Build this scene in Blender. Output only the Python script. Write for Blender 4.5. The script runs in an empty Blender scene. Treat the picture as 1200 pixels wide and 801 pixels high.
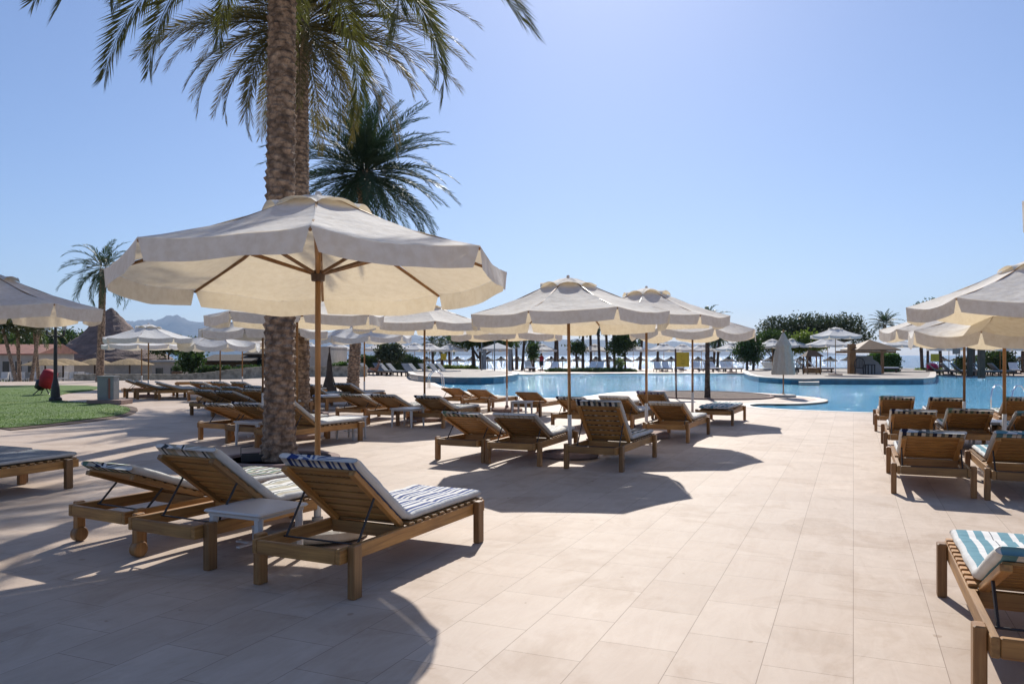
import bpy, bmesh, math, random
from mathutils import Vector, Matrix, noise
R = math.radians
rnd = random.Random(7)
# ------------------------------------------------------------------ camera, sky, sun, exposure
scene = bpy.context.scene
C = scene.collection
FPX, HZ, EYE = 933.33, 416.0, 1.5
cam_d = bpy.data.cameras.new("camera"); cam = bpy.data.objects.new("camera", cam_d); C.objects.link(cam)
cam.location = (0, 0, EYE); cam.rotation_euler = (R(90), 0, 0)
cam_d.lens = 28; cam_d.sensor_width = 36; cam_d.shift_y = (HZ - 400.5) / 1200
cam_d.clip_start = 0.05; cam_d.clip_end = 60000
scene.camera = cam
SUN_EL, SUN_AZ = 36.5, 6.5          # azimuth clockwise from +Y
world = bpy.data.worlds.new("World"); scene.world = world; world.use_nodes = True
wn = world.node_tree.nodes; wl = world.node_tree.links
sky = wn.new("ShaderNodeTexSky"); sky.sky_type = 'NISHITA'; sky.sun_disc = False
sky.sun_elevation = R(SUN_EL); sky.sun_rotation = R(SUN_AZ)
sky.altitude = 0; sky.air_density = 1.0; sky.dust_density = 0.5; sky.ozone_density = 2.6
hs = wn.new("ShaderNodeMix"); hs.data_type = 'RGBA'; hs.blend_type = 'MULTIPLY'; hs.inputs[0].default_value = 1; hs.inputs[7].default_value = (.79, .835, 1.0, 1)
fl = wn.new("ShaderNodeMix"); fl.data_type = 'RGBA'; fl.inputs[0].default_value = .15; fl.inputs[7].default_value = (3.3, 4.7, 8.2, 1)
wl.new(sky.outputs[0], hs.inputs[6]); wl.new(hs.outputs[2], fl.inputs[6]); wl.new(fl.outputs[2], wn["Background"].inputs[0]); wn["Background"].inputs[1].default_value = 0.077
sd = bpy.data.lights.new("sun", 'SUN'); sd.energy = 4.3; sd.angle = R(0.53); sd.color = (1, 0.955, 0.88)
so = bpy.data.objects.new("sun", sd); C.objects.link(so)
dirv = Vector((math.sin(R(SUN_AZ)) * math.cos(R(SUN_EL)), math.cos(R(SUN_AZ)) * math.cos(R(SUN_EL)), math.sin(R(SUN_EL))))
so.rotation_euler = dirv.to_track_quat('Z', 'Y').to_euler(); so.location = (0, 0, 20)
vs = scene.view_settings; vs.view_transform = 'Standard'; vs.look = 'None'; vs.exposure = 0.46; vs.gamma = 1; vs.use_curve_mapping = False
scene.cycles.max_bounces = 8; scene.cycles.transparent_max_bounces = 16
scene.cycles.sample_clamp_indirect = 6; scene.cycles.use_denoising = True

# ------------------------------------------------------------------ ground helpers
def sst(a, b, x):
    t = max(0.0, min(1.0, (x - a) / (b - a))); return t * t * (3 - 2 * t)
def gz(x, y):
    """height of the natural ground: level round the pool, sinking towards the far left"""
    return -1.2 * sst(30, 85, y) * sst(-0.30, -0.42, x / max(y, 1))
def G(px, py, z=0.0):
    d = (EYE - z) * FPX / (py - HZ)
    return Vector(((px - 600) / FPX * d, d, z))
def GG(px, d, z=None):
    x = (px - 600) / FPX * d
    return Vector((x, d, gz(x, d) if z is None else z))
def GS(px, py):
    z = 0.0
    for _ in range(30):
        p = G(px, py, z); z = z * .5 + gz(p.x, p.y) * .5
    p.z = gz(p.x, p.y); return p
ORD = "first second third fourth fifth sixth seventh eighth ninth tenth eleventh twelfth thirteenth fourteenth fifteenth sixteenth seventeenth eighteenth nineteenth twentieth twenty-first twenty-second twenty-third twenty-fourth twenty-fifth twenty-sixth twenty-seventh twenty-eighth twenty-ninth thirtieth thirty-first thirty-second thirty-third thirty-fourth thirty-fifth thirty-sixth thirty-seventh thirty-eighth thirty-ninth fortieth".split()
# ------------------------------------------------------------------ mesh helpers
class MB:
    def __init__(s): s.v = []; s.f = []; s.uv = {}; s.mi = []
    def face(s, pts, uv=None, mi=0):
        b = len(s.v); s.v += [tuple(p) for p in pts]; s.f.append(tuple(range(b, b + len(pts)))); s.mi.append(mi)
        if uv: s.uv[len(s.f) - 1] = uv
    def box(s, c, size, rz=0, rx=0, ry=0, M=None, ch=0.0, mi=0):
        hx, hy, hz = [k / 2 for k in size]
        m = Matrix.Translation(c) @ (M if M else Matrix.Rotation(rz, 4, 'Z') @ Matrix.Rotation(rx, 4, 'X') @ Matrix.Rotation(ry, 4, 'Y'))
        if ch <= 0:
            P = [m @ Vector(p) for p in ((-hx,-hy,-hz),(hx,-hy,-hz),(hx,hy,-hz),(-hx,hy,-hz),(-hx,-hy,hz),(hx,-hy,hz),(hx,hy,hz),(-hx,hy,hz))]
            b = len(s.v); s.v += [tuple(p) for p in P]
            for q in ((3,2,1,0),(4,5,6,7),(0,1,5,4),(1,2,6,5),(2,3,7,6),(3,0,4,7)):
                s.f.append(tuple(b + k for k in q)); s.mi.append(mi)
        else:
            # chamfered along the vertical-plane outline (x,y) and top/bottom
            def ring(z, ins):
                ax, ay = hx - ins, hy - ins; c2 = ch
                return [(-ax + c2, -ay, z), (ax - c2, -ay, z), (ax, -ay + c2, z), (ax, ay - c2, z), (ax - c2, ay, z), (-ax + c2, ay, z), (-ax, ay - c2, z), (-ax, -ay + c2, z)]
            rings = [ring(-hz, ch), ring(-hz + ch, 0), ring(hz - ch, 0), ring(hz, ch)]
            b = len(s.v)
            for r in rings: s.v += [tuple(m @ Vector(p)) for p in r]
            for k in range(3):
                for j in range(8):
                    a0 = b + k * 8 + j; a1 = b + k * 8 + (j + 1) % 8
                    s.f.append((a0, a1, a1 + 8, a0 + 8)); s.mi.append(mi)
            s.f.append(tuple(b + 7 - j for j in range(8))); s.mi.append(mi)
            s.f.append(tuple(b + 24 + j for j in range(8))); s.mi.append(mi)
    def tube(s, pts, rad, n=8, mi=0, cap=True):
        pts = [Vector(p) for p in pts]
        if not hasattr(rad, '__len__'): rad = [rad] * len(pts)
        b = len(s.v); up = None
        for i, p in enumerate(pts):
            t = (pts[min(i + 1, len(pts) - 1)] - pts[max(i - 1, 0)]).normalized()
            if up is None: up = Vector((0, 0, 1)) if abs(t.z) < .9 else Vector((0, 1, 0))
            a = t.cross(up).normalized(); c = a.cross(t).normalized(); up = c
            for k in range(n):
                an = 2 * math.pi * k / n
                s.v.append(tuple(p + (a * math.cos(an) + c * math.sin(an)) * rad[i]))
        for i in range(len(pts) - 1):
            for k in range(n):
                k2 = (k + 1) % n
                s.f.append((b + i * n + k2, b + i * n + k, b + (i + 1) * n + k, b + (i + 1) * n + k2)); s.mi.append(mi)
        if cap:
            s.f.append(tuple(b + k for k in range(n))); s.mi.append(mi)
            e = b + (len(pts) - 1) * n
            s.f.append(tuple(e + n - 1 - k for k in range(n))); s.mi.append(mi)
    def lathe(s, prof, c=(0, 0, 0), n=20, mi=0):
        b = len(s.v)
        for r, z in prof:
            for k in range(n):
                a = 2 * math.pi * k / n; s.v.append((c[0] + r * math.cos(a), c[1] + r * math.sin(a), c[2] + z))
        for i in range(len(prof) - 1):
            for k in range(n):
                k2 = (k + 1) % n
                s.f.append((b + i * n + k, b + i * n + k2, b + (i + 1) * n + k2, b + (i + 1) * n + k)); s.mi.append(mi)
        if prof[0][0] > 1e-4: s.f.append(tuple(b + n - 1 - k for k in range(n))); s.mi.append(mi)
        e = b + (len(prof) - 1) * n
        if prof[-1][0] > 1e-4: s.f.append(tuple(e + k for k in range(n))); s.mi.append(mi)
    def prism(s, poly, z0, z1, mi=0, bottom=False):
        n = len(poly); b = len(s.v)
        ar = sum(poly[i][0] * poly[(i + 1) % n][1] - poly[(i + 1) % n][0] * poly[i][1] for i in range(n))
        if ar < 0: poly = poly[::-1]
        s.v += [(p[0], p[1], z0) for p in poly] + [(p[0], p[1], z1) for p in poly]
        for k in range(n):
            k2 = (k + 1) % n; s.f.append((b + k, b + k2, b + n + k2, b + n + k)); s.mi.append(mi)
        s.f.append(tuple(b + n + k for k in range(n))); s.mi.append(mi)
        if bottom: s.f.append(tuple(b + n - 1 - k for k in range(n))); s.mi.append(mi)
    def mesh(s, name, mats, smooth=False, uvall=False):
        me = bpy.data.meshes.new(name); me.from_pydata(s.v, [], s.f)
        for m in (mats if isinstance(mats, (list, tuple)) else [mats]): me.materials.append(m)
        me.polygons.foreach_set("material_index", s.mi)
        if smooth: me.polygons.foreach_set("use_smooth", [True] * len(s.f))
        if s.uv:
            l = me.uv_layers.new(name="UVMap")
            for fi, uv in s.uv.items():
                for k, li in enumerate(me.polygons[fi].loop_indices): l.data[li].uv = uv[k]
        me.update(); return me
    def build(s, name, mats, parent=None, smooth=False):
        return link(name, s.mesh(name, mats, smooth), parent)
def link(name, me, parent=None):
    o = bpy.data.objects.new(name, me); C.objects.link(o)
    if parent: o.parent = parent
    return o
def autosmooth(o, ang=40):
    me = o.data
    me.polygons.foreach_set("use_smooth", [True] * len(me.polygons))
    try: me.set_sharp_from_angle(angle=R(ang))
    except Exception: pass
    return o
def tag(o, label, cat, group=None, kind=None):
    if label: o["label"] = label
    if cat: o["category"] = cat
    if group: o["group"] = group
    if kind: o["kind"] = kind
    return o
def struct(o): o["kind"] = "structure"; return o
def empty(name, loc, rz=0):
    o = bpy.data.objects.new(name, None); C.objects.link(o); o.location = loc; o.rotation_euler = (0, 0, rz); o.empty_display_size = .2
    return o
def copy_tree(o, parent=None):
    c = o.copy(); C.objects.link(c); c.parent = parent
    for ch in [x for x in o.children]: copy_tree(ch, c)
    return c
# ------------------------------------------------------------------ materials
class NT:
    def __init__(s, name):
        s.m = bpy.data.materials.new(name); s.m.use_nodes = True
        s.n = s.m.node_tree.nodes; s.l = s.m.node_tree.links; s.b = s.n["Principled BSDF"]; s.out = s.n["Material Output"]
    def new(s, t, **kw):
        n = s.n.new(t)
        for k, v in kw.items(): setattr(n, k, v)
        return n
    def coord(s, which="Object"): return s.new("ShaderNodeTexCoord").outputs[which]
    def mapping(s, src, scale=(1, 1, 1), rot=(0, 0, 0)):
        m = s.new("ShaderNodeMapping"); m.inputs["Scale"].default_value = scale; m.inputs["Rotation"].default_value = rot
        s.l.new(src, m.inputs[0]); return m.outputs[0]
    def noise(s, src, scale, detail=4, rough=.55, dist=0):
        n = s.new("ShaderNodeTexNoise"); n.inputs["Scale"].default_value = scale; n.inputs["Detail"].default_value = detail
        n.inputs["Roughness"].default_value = rough; n.inputs["Distortion"].default_value = dist
        if src: s.l.new(src, n.inputs["Vector"])
        return n.outputs["Fac"]
    def ramp(s, src, stops, interp='LINEAR'):
        r = s.new("ShaderNodeValToRGB"); r.color_ramp.interpolation = interp
        e = r.color_ramp.elements
        while len(e) < len(stops): e.new(.5)
        for k, (p, c) in enumerate(stops): e[k].position = p; e[k].color = (*c, 1) if len(c) == 3 else c
        s.l.new(src, r.inputs[0]); return r.outputs[0]
    def mix(s, a, b, fac=.5, mode='MIX'):
        m = s.new("ShaderNodeMix", data_type='RGBA', blend_type=mode)
        for sock, v in ((m.inputs[0], fac), (m.inputs[6], a), (m.inputs[7], b)):
            if isinstance(v, (int, float)): sock.default_value = v
            elif isinstance(v, tuple): sock.default_value = (*v, 1)
            else: s.l.new(v, sock)
        return m.outputs[2]
    def math(s, op, a, b=0.0):
        m = s.new("ShaderNodeMath", operation=op)
        for sock, v in ((m.inputs[0], a), (m.inputs[1], b)):
            if isinstance(v, (int, float)): sock.default_value = v
            else: s.l.new(v, sock)
        return m.outputs[0]
    def bump(s, h, strength=.3, dist=.01):
        b = s.new("ShaderNodeBump"); b.inputs["Strength"].default_value = strength; b.inputs["Distance"].default_value = dist
        s.l.new(h, b.inputs["Height"]); s.l.new(b.outputs[0], s.b.inputs["Normal"]); return b.outputs[0]
    def base(s, v):
        if isinstance(v, tuple): s.b.inputs["Base Color"].default_value = (*v, 1)
        else: s.l.new(v, s.b.inputs["Base Color"])
    def rough(s, v):
        if isinstance(v, (int, float)): s.b.inputs["Roughness"].default_value = v
        else: s.l.new(v, s.b.inputs["Roughness"])
    def randval(s): return s.new("ShaderNodeObjectInfo").outputs["Random"]
def simple(name, col, rough=.6, var=.25, scale=8, metal=0, bump=.15, bd=.01, spec=None):
    t = NT(name); c = t.coord(); n = t.noise(c, scale, 6)
    lo = tuple(k * (1 - var) for k in col); hi = tuple(min(1, k * (1 + var)) for k in col)
    t.base(t.ramp(n, [(.3, lo), (.7, hi)])); t.rough(rough); t.b.inputs["Metallic"].default_value = metal
    if spec is not None: t.b.inputs["Specular IOR Level"].default_value = spec
    if bump: t.bump(t.noise(c, scale * 5, 5), bump, bd)
    return t.m
def wood(name, a, b, axis=1, rough=.55):
    t = NT(name); c = t.coord()
    sc = [38, 38, 38]; sc[axis] = 2.2
    g = t.noise(t.mapping(c, tuple(sc)), 1.0, 6, .6, .4)
    blotch = t.noise(c, 2.3, 3)
    col = t.ramp(g, [(.28, a), (.72, b)])
    col = t.mix(col, t.ramp(blotch, [(.3, (.62, .6, .58)), (.7, (1.12, 1.1, 1.06))]), .8, 'MULTIPLY')
    rv = t.ramp(t.randval(), [(0, (.62, .62, .64)), (.5, (.95, .93, .9)), (1, (1.2, 1.12, 1.0))])
    t.base(t.mix(col, rv, 1.0, 'MULTIPLY')); t.rough(rough); t.bump(g, .25, .003)
    return t.m
def tiles():
    t = NT("paving_tiles"); c = t.coord()
    mp = t.mapping(c, (1, 1, 1), (0, 0, R(-66.8)))
    br = t.new("ShaderNodeTexBrick"); br.offset = .5; br.squash = 1
    t.l.new(mp, br.inputs["Vector"]); br.inputs["Scale"].default_value = 1
    br.inputs["Brick Width"].default_value = .62; br.inputs["Row Height"].default_value = .41
    br.inputs["Mortar Size"].default_value = .0022; br.inputs["Mortar Smooth"].default_value = .3; br.inputs["Bias"].default_value = 0
    br.inputs["Color1"].default_value = (.495, .395, .315, 1); br.inputs["Color2"].default_value = (.55, .45, .365, 1)
    br.inputs["Mortar"].default_value = (.28, .21, .16, 1)
    big = t.noise(c, .35, 5, .6); fine = t.noise(c, 3.2, 8, .65, .6); vein = t.noise(t.mapping(mp, (1.2, 5, 1)), 1.6, 7, .7, 1.2)
    col = t.mix(br.outputs["Color"], t.ramp(big, [(.3, (.86, .85, .84)), (.7, (1.06, 1.05, 1.04))]), .8, 'MULTIPLY')
    col = t.mix(col, t.ramp(fine, [(.3, (.86, .83, .80)), (.65, (1.06, 1.06, 1.06))]), .7, 'MULTIPLY')
    col = t.mix(col, t.ramp(vein, [(.35, (.90, .86, .83)), (.6, (1.03, 1.03, 1.03))]), .6, 'MULTIPLY')
    # small dark specks of dirt
    sp = t.noise(c, 9, 2, .4); col = t.mix(col, t.ramp(sp, [(.0, (1, 1, 1)), (.735, (1, 1, 1)), (.76, (.72, .66, .6))]), .8, 'MULTIPLY')
    st_ = t.noise(c, 1.15, 7, .62, .8); col = t.mix(col, t.ramp(st_, [(.0, (1, 1, 1)), (.52, (1, 1, 1)), (.60, (.86, .82, .78)), (.66, (.93, .91, .89)), (1, (1, 1, 1))]), .85, 'MULTIPLY')
    t.base(col); t.rough(t.ramp(fine, [(.3, (.60,) * 3), (.7, (.70,) * 3)])); t.b.inputs['Specular IOR Level'].default_value = .2
    h = t.math('SUBTRACT', t.math('MULTIPLY', fine, .25), br.outputs["Fac"]); t.bump(h, .35, .004)
    return t.m
def canvas(name, col, trans):
    t = NT(name); c = t.coord()
    n = t.noise(c, 1.7, 5); w = t.new("ShaderNodeTexNoise"); w.inputs["Scale"].default_value = 4.5; w.inputs["Detail"].default_value = 3
    t.l.new(t.mapping(c, (1, 1, 1)), w.inputs["Vector"])
    cc = t.mix(t.ramp(n, [(.3, tuple(k * .88 for k in col)), (.7, col)]), t.ramp(t.noise(c, 14, 4), [(.35, (.84, .81, .77)), (.6, (1, 1, 1))]), .8, 'MULTIPLY')
    t.base(cc); t.rough(.8); t.b.inputs["Specular IOR Level"].default_value = .2
    nb = t.bump(w.outputs["Fac"], .6, .03)
    tr = t.new("ShaderNodeBsdfTranslucent"); tr.inputs["Color"].default_value = (*trans, 1); t.l.new(nb, tr.inputs["Normal"])
    ms = t.new("ShaderNodeMixShader"); ms.inputs[0].default_value = .30
    t.l.new(t.b.outputs[0], ms.inputs[1]); t.l.new(tr.outputs[0], ms.inputs[2]); t.l.new(ms.outputs[0], t.out.inputs[0])
    return t.m
def stripes(name, stops, soil=.0):
    t = NT(name); uv = t.coord("UV"); sx = t.new("ShaderNodeSeparateXYZ"); t.l.new(uv, sx.inputs[0])
    wob = t.math('MULTIPLY', t.math('SUBTRACT', t.noise(t.coord(), 5, 2), .5), .006)
    u = t.math('ADD', sx.outputs[0], wob)
    col = t.ramp(u, stops, 'CONSTANT')
    col = t.mix(col, t.ramp(t.noise(t.coord(), 7, 5), [(.3, (.82, .82, .83)), (.65, (1, 1, 1))]), .7, 'MULTIPLY')
    t.base(col); t.rough(.85); t.b.inputs["Specular IOR Level"].default_value = .2
    t.bump(t.noise(t.mapping(t.coord(), (1.6, 4.5, 2)), 4, 4), .5, .02)
    return t.m
def stripe_stops(cols, n, rr, edge=None):
    """n stripes across the cushion picked from the cycle of colours, widths uneven"""
    st = []; x = 0.0; ws = [cols[k % len(cols)][1] for k in range(n)]; tot = sum(ws)
    for k in range(n):
        st.append((x * .93 + .035, cols[k % len(cols)][0])); x += ws[k] / tot
    return [(0.0, WH)] + st[:29] + [(.965, WH)]
WH, CR = (.62, .62, .6), (.55, .5, .4)
MAT = {}
MAT['wood'] = wood("lounger_wood", (.25, .115, .033), (.55, .30, .095), 1)
MAT['woodx'] = wood("lounger_wood_cross", (.23, .105, .031), (.51, .28, .088), 0)
MAT['woodz'] = wood("pole_wood", (.24, .11, .035), (.44, .24, .09), 2, .45)
MAT['darkwood'] = wood("dark_timber", (.05, .028, .018), (.12, .07, .045), 2)
MAT['tiles'] = tiles()
MAT['huttimber'] = wood('weathered_hut_timber', (.09, .045, .018), (.2, .11, .045), 0, .7)
MAT['canvas'] = canvas("cream_canvas", (.89, .86, .80), (.84, .69, .46))
MAT['canvas_far'] = canvas("white_canvas", (.9, .9, .89), (.6, .55, .45))
MAT['steel'] = simple("painted_white_tube", (.62, .61, .59), .4, .12, 12)
MAT['iron'] = simple("dark_iron", (.03, .024, .022), .5, .3, 15)
MAT['chrome'] = simple("chrome_rail", (.72, .73, .74), .15, .05, 5, 1, 0)
MAT['plastic'] = simple("white_plastic", (.56, .545, .53), .35, .08, 4, 0, .05)
MAT['concrete'] = simple("pale_concrete", (.45, .41, .35), .8, .2, 7, 0, .4)
MAT['plaster'] = simple("cream_plaster", (.42, .37, .32), .85, .15, 2, 0, .3)
MAT['greyplaster'] = simple("grey_plaster", (.3, .31, .32), .85, .12, 2, 0, .3)
MAT['coping'] = simple("coping_stone", (.46, .39, .32), .6, .12, 2, 0, .2)
MAT['island'] = simple('island_stone', (.27, .225, .185), .8, .25, 1.2, 0, .4)
MAT['teal'] = simple("teal_pool_tile", (.02, .13, .2), .2, .25, 3, 0, .1)
MAT['soil'] = simple("soil_bed", (.13, .085, .06), .95, .35, 3, 0, .8, .05)
MAT['sand'] = simple("sand_ground", (.42, .36, .28), .95, .18, .4, 0, .4, .05)
MAT['stonewall'] = simple("rubble_stone", (.36, .31, .24), .9, .45, 3.5, 0, .8, .05)
MAT['terracotta'] = simple("terracotta_roof", (.30, .13, .09), .8, .25, 2, 0, .3)
MAT['thatch'] = simple("brown_thatch", (.2, .14, .115), .95, .35, 1.4, 0, .9, .15)
MAT['strawthatch'] = simple("straw_thatch", (.28, .19, .09), .95, .3, 5, 0, .6, .05)
MAT['darkthatch'] = simple("dark_reed", (.06, .045, .035), .95, .3, 5, 0, .6, .05)
MAT['yellow'] = simple("yellow_board", (.50, .36, .02), .45, .08, 3, 0, .05)
MAT['olive'] = simple("faded_lettering", (.24, .18, .02), .6, .1, 6, 0, 0)
MAT['black'] = simple("black_plastic", (.018, .018, .02), .45, .2, 6)
MAT['glass'] = simple("dark_window_glass", (.02, .03, .035), .08, .1, 2, 0, 0)
MAT['red'] = simple("red_fabric", (.35, .012, .02), .7, .25, 6)
MAT['pink'] = simple("pink_flowers", (.5, .04, .2), .8, .35, 20)
MAT['skin'] = simple("skin", (.32, .17, .11), .55, .08, 5, 0, 0)
MAT['cabinet'] = simple("grey_cabinet_paint", (.24, .245, .24), .45, .08, 3, 0, .05)
MAT['boxbrick'] = simple("pink_kerb_stone", (.28, .19, .16), .9, .2, 6)
MAT['towelblue'] = simple("blue_grey_fabric", (.17, .185, .2), .9, .2, 6, 0, .4)
MAT['greycush'] = simple("grey_cushion", (.25, .26, .27), .9, .15, 5, 0, .3)
MAT['whitecush'] = simple("white_cushion", (.78, .78, .77), .9, .08, 5, 0, .3)
MAT['hub'] = simple("brown_hub", (.09, .05, .03), .5, .2, 9)
navy, blue, teal, grn, sand_, wht, blk = (.015, .02, .05), (.025, .055, .2), (.12, .27, .33), (.12, .2, .15), (.46, .42, .33), (.7, .7, .68), (.03, .035, .05)
MAT['s_blue'] = stripes("blue_white_stripe", stripe_stops([(wht, 1.3), (blue, 1), (wht, .5), ((.09, .14, .3), .6), (wht, .9), (blue, .6)], 22, rnd))
MAT['s_grey'] = stripes("grey_beige_stripe", stripe_stops([(wht, 1.2), ((.04, .05, .06), .6), (wht, .6), ((.3, .34, .33), .6), (sand_, 1.3), ((.2, .25, .2), .25), (sand_, .8), (wht, .6)], 21, rnd))
MAT['s_teal'] = stripes("teal_cream_stripe", stripe_stops([(teal, 1.2), (wht, .7), (teal, 1.0), (wht, .8), (blk, .12), (wht, .8)], 15, rnd))
MAT['s_green'] = stripes("green_cream_stripe", stripe_stops([(grn, 1), (sand_, .9), (navy, .7), (wht, .8)], 16, rnd))
MAT['s_check'] = stripes("navy_cream_stripe", stripe_stops([(navy, 1), (wht, 1), ((.1, .13, .14), .9), (sand_, .8)], 16, rnd))
MAT['s_purple'] = stripes("purple_cream_stripe", stripe_stops([((.16, .1, .2), 1), (wht, .8), ((.4, .34, .42), 1), (sand_, .8)], 16, rnd))
MAT['s_white'] = stripes("faded_white_stripe", stripe_stops([(wht, 1.5), ((.42, .45, .46), .2), (wht, 1), (sand_, .5), (wht, 1), ((.3, .33, .34), .2)], 16, rnd))
STRIPE_WORDS = {'s_blue': 'blue and white striped', 's_grey': 'grey and beige striped', 's_teal': 'teal and cream striped', 's_green': 'green and cream striped', 's_check': 'navy and cream striped', 's_purple': 'purple and cream striped', 's_white': 'faded white'}
def leafmat(name, a, b, trans=.25, tcol=(.12, .2, .03), rough=.5):
    t = NT(name); c = t.coord(); n = t.noise(c, 3.0, 3)
    col = t.ramp(n, [(.3, a), (.7, b)]); t.base(col); t.rough(rough); t.b.inputs["Specular IOR Level"].default_value = .35
    tr = t.new("ShaderNodeBsdfTranslucent"); tr.inputs["Color"].default_value = (*tcol, 1)
    ms = t.new("ShaderNodeMixShader"); ms.inputs[0].default_value = trans
    t.l.new(t.b.outputs[0], ms.inputs[1]); t.l.new(tr.outputs[0], ms.inputs[2]); t.l.new(ms.outputs[0], t.out.inputs[0])
    return t.m
MAT['palmleaf'] = leafmat("date_palm_leaf", (.035, .05, .014), (.095, .10, .035), .25, (.16, .17, .03))
MAT['palmolive'] = leafmat("olive_palm_leaf", (.055, .052, .014), (.13, .105, .035), .3, (.2, .16, .04))
MAT['palmdark'] = leafmat("dark_palm_leaf", (.03, .055, .03), (.075, .11, .055), .2, (.04, .09, .03))
MAT['foliage'] = leafmat("tree_foliage", (.025, .05, .015), (.075, .11, .035), .25, (.07, .13, .02))
MAT['acacia'] = leafmat("grey_green_foliage", (.04, .055, .03), (.09, .105, .055), .2, (.06, .09, .03))
MAT['bright'] = leafmat("yellow_green_foliage", (.08, .12, .02), (.14, .18, .04), .35, (.2, .28, .04))
MAT['hedge'] = leafmat("hedge_foliage", (.04, .09, .02), (.09, .15, .04), .3, (.1, .2, .03))
def trunkmat(name, a, b):
    t = NT(name); c = t.coord(); n = t.noise(t.mapping(c, (1, 1, .6)), 8, 7, .65, .5); n2 = t.noise(c, 34, 5, .7)
    v = t.new("ShaderNodeTexVoronoi"); v.inputs["Scale"].default_value = 8.5; t.l.new(t.mapping(c, (1, 1, 1.5)), v.inputs["Vector"])
    cell = t.ramp(v.outputs["Distance"], [(.05, (1.25, 1.2, 1.15)), (.45, (.85, .82, .8)), (.7, (.35, .32, .3))])
    col = t.mix(t.ramp(n, [(.3, a), (.62, b)]), cell, .85, 'MULTIPLY')
    t.base(t.mix(col, t.ramp(n2, [(.3, (.55, .52, .5)), (.6, (1.15, 1.12, 1.1))]), .85, 'MULTIPLY')); t.rough(.9); t.bump(n2, .8, .03)
    return t.m
MAT['bark'] = trunkmat("palm_bark", (.19, .13, .09), (.48, .355, .25))
MAT['darkbark'] = trunkmat("dark_bark", (.06, .042, .032), (.15, .11, .085))
def lawnmat():
    t = NT("lawn_turf"); c = t.coord(); n = t.noise(c, .8, 5); f = t.noise(t.mapping(c, (1, 1, 1)), 40, 4)
    col = t.ramp(n, [(.3, (.055, .11, .01)), (.6, (.095, .17, .016)), (.75, (.14, .165, .035))])
    t.base(t.mix(col, t.ramp(f, [(.3, (.6, .6, .5)), (.7, (1.25, 1.2, 1.1))]), .8, 'MULTIPLY')); t.rough(.9); t.bump(f, .8, .03)
    return t.m
MAT['lawn'] = lawnmat()
MAT['blade'] = leafmat('grass_blades', (.05, .10, .01), (.085, .155, .018), .25, (.16, .3, .03))
def watermat(name, a, b, scale, strength, bd, rough, spec=.5):
    t = NT(name); c = t.coord()
    t.base(t.ramp(t.noise(c, .12, 4), [(.3, a), (.7, b)])); t.rough(rough); t.b.inputs["IOR"].default_value = 1.33
    t.b.inputs["Specular IOR Level"].default_value = spec
    n1 = t.noise(t.mapping(c, (1, 1, 1)), scale, 5, .6, .6); n2 = t.noise(c, scale * 3.7, 3, .6)
    t.bump(t.math('ADD', n1, t.math('MULTIPLY', n2, .35)), strength, bd)
    return t.m
MAT['pool'] = watermat("pool_water", (.10, .44, .66), (.17, .53, .74), 3.2, 1.0, .10, .04)
MAT['sea'] = watermat("sea_water", (.012, .07, .15), (.02, .10, .20), .35, .9, .9, .12)
MAT['rock'] = simple("mountain_rock", (.10, .085, .08), .95, .3, .002, 0, .5, 30)
# ================================================================== THE SETTING
def poly_px(l, z=0.0): return [(G(a, b, z).x, G(a, b, z).y) for a, b in l]
def smooth_poly(p, it=2):
    for _ in range(it):
        q = []
        for i in range(len(p)):
            a, b = p[i], p[(i + 1) % len(p)]
            q += [(a[0] * .75 + b[0] * .25, a[1] * .75 + b[1] * .25), (a[0] * .25 + b[0] * .75, a[1] * .25 + b[1] * .75)]
        p = q
    return p
def ticks(lo, hi, step, far):
    n = int((hi - lo) / step); mid = [lo + k * (hi - lo) / n for k in range(n + 1)]
    return [-f for f in far[::-1] if -f < lo - 1] + mid + [f for f in far if f > hi + 1]
FAR = [90, 130, 200, 320, 600, 1200, 3000, 6000, 11000]
def terrain(x, y):
    if -11 < x < 56 and 20.5 < y < 67: return -1.6
    z = gz(x, y) - .03
    land = 1 - sst(-.62, -.5, x / max(y, 1)) if y > 100 else 0
    z -= (1.25 * sst(87, 99, y) + 3.5 * sst(150, 230, y)) * (1 - land)
    return z
xs = ticks(-70, 80, 2.0, FAR); ys = ticks(-40, 240, 2.5, FAR[3:])
m = MB(); nx = len(xs)
for y in ys:
    for x in xs: m.v.append((x, y, terrain(x, y)))
for j in range(len(ys) - 1):
    for i in range(nx - 1):
        m.f.append((j * nx + i, j * nx + i + 1, (j + 1) * nx + i + 1, (j + 1) * nx + i)); m.mi.append(0)
struct(m.build("ground", MAT['sand'], smooth=True))
m = MB(); m.face([(-11000, 104, -1.5), (11000, 104, -1.5), (11000, 11000, -1.5), (-11000, 11000, -1.5)])
struct(m.build("sea", MAT['sea']))

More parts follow.
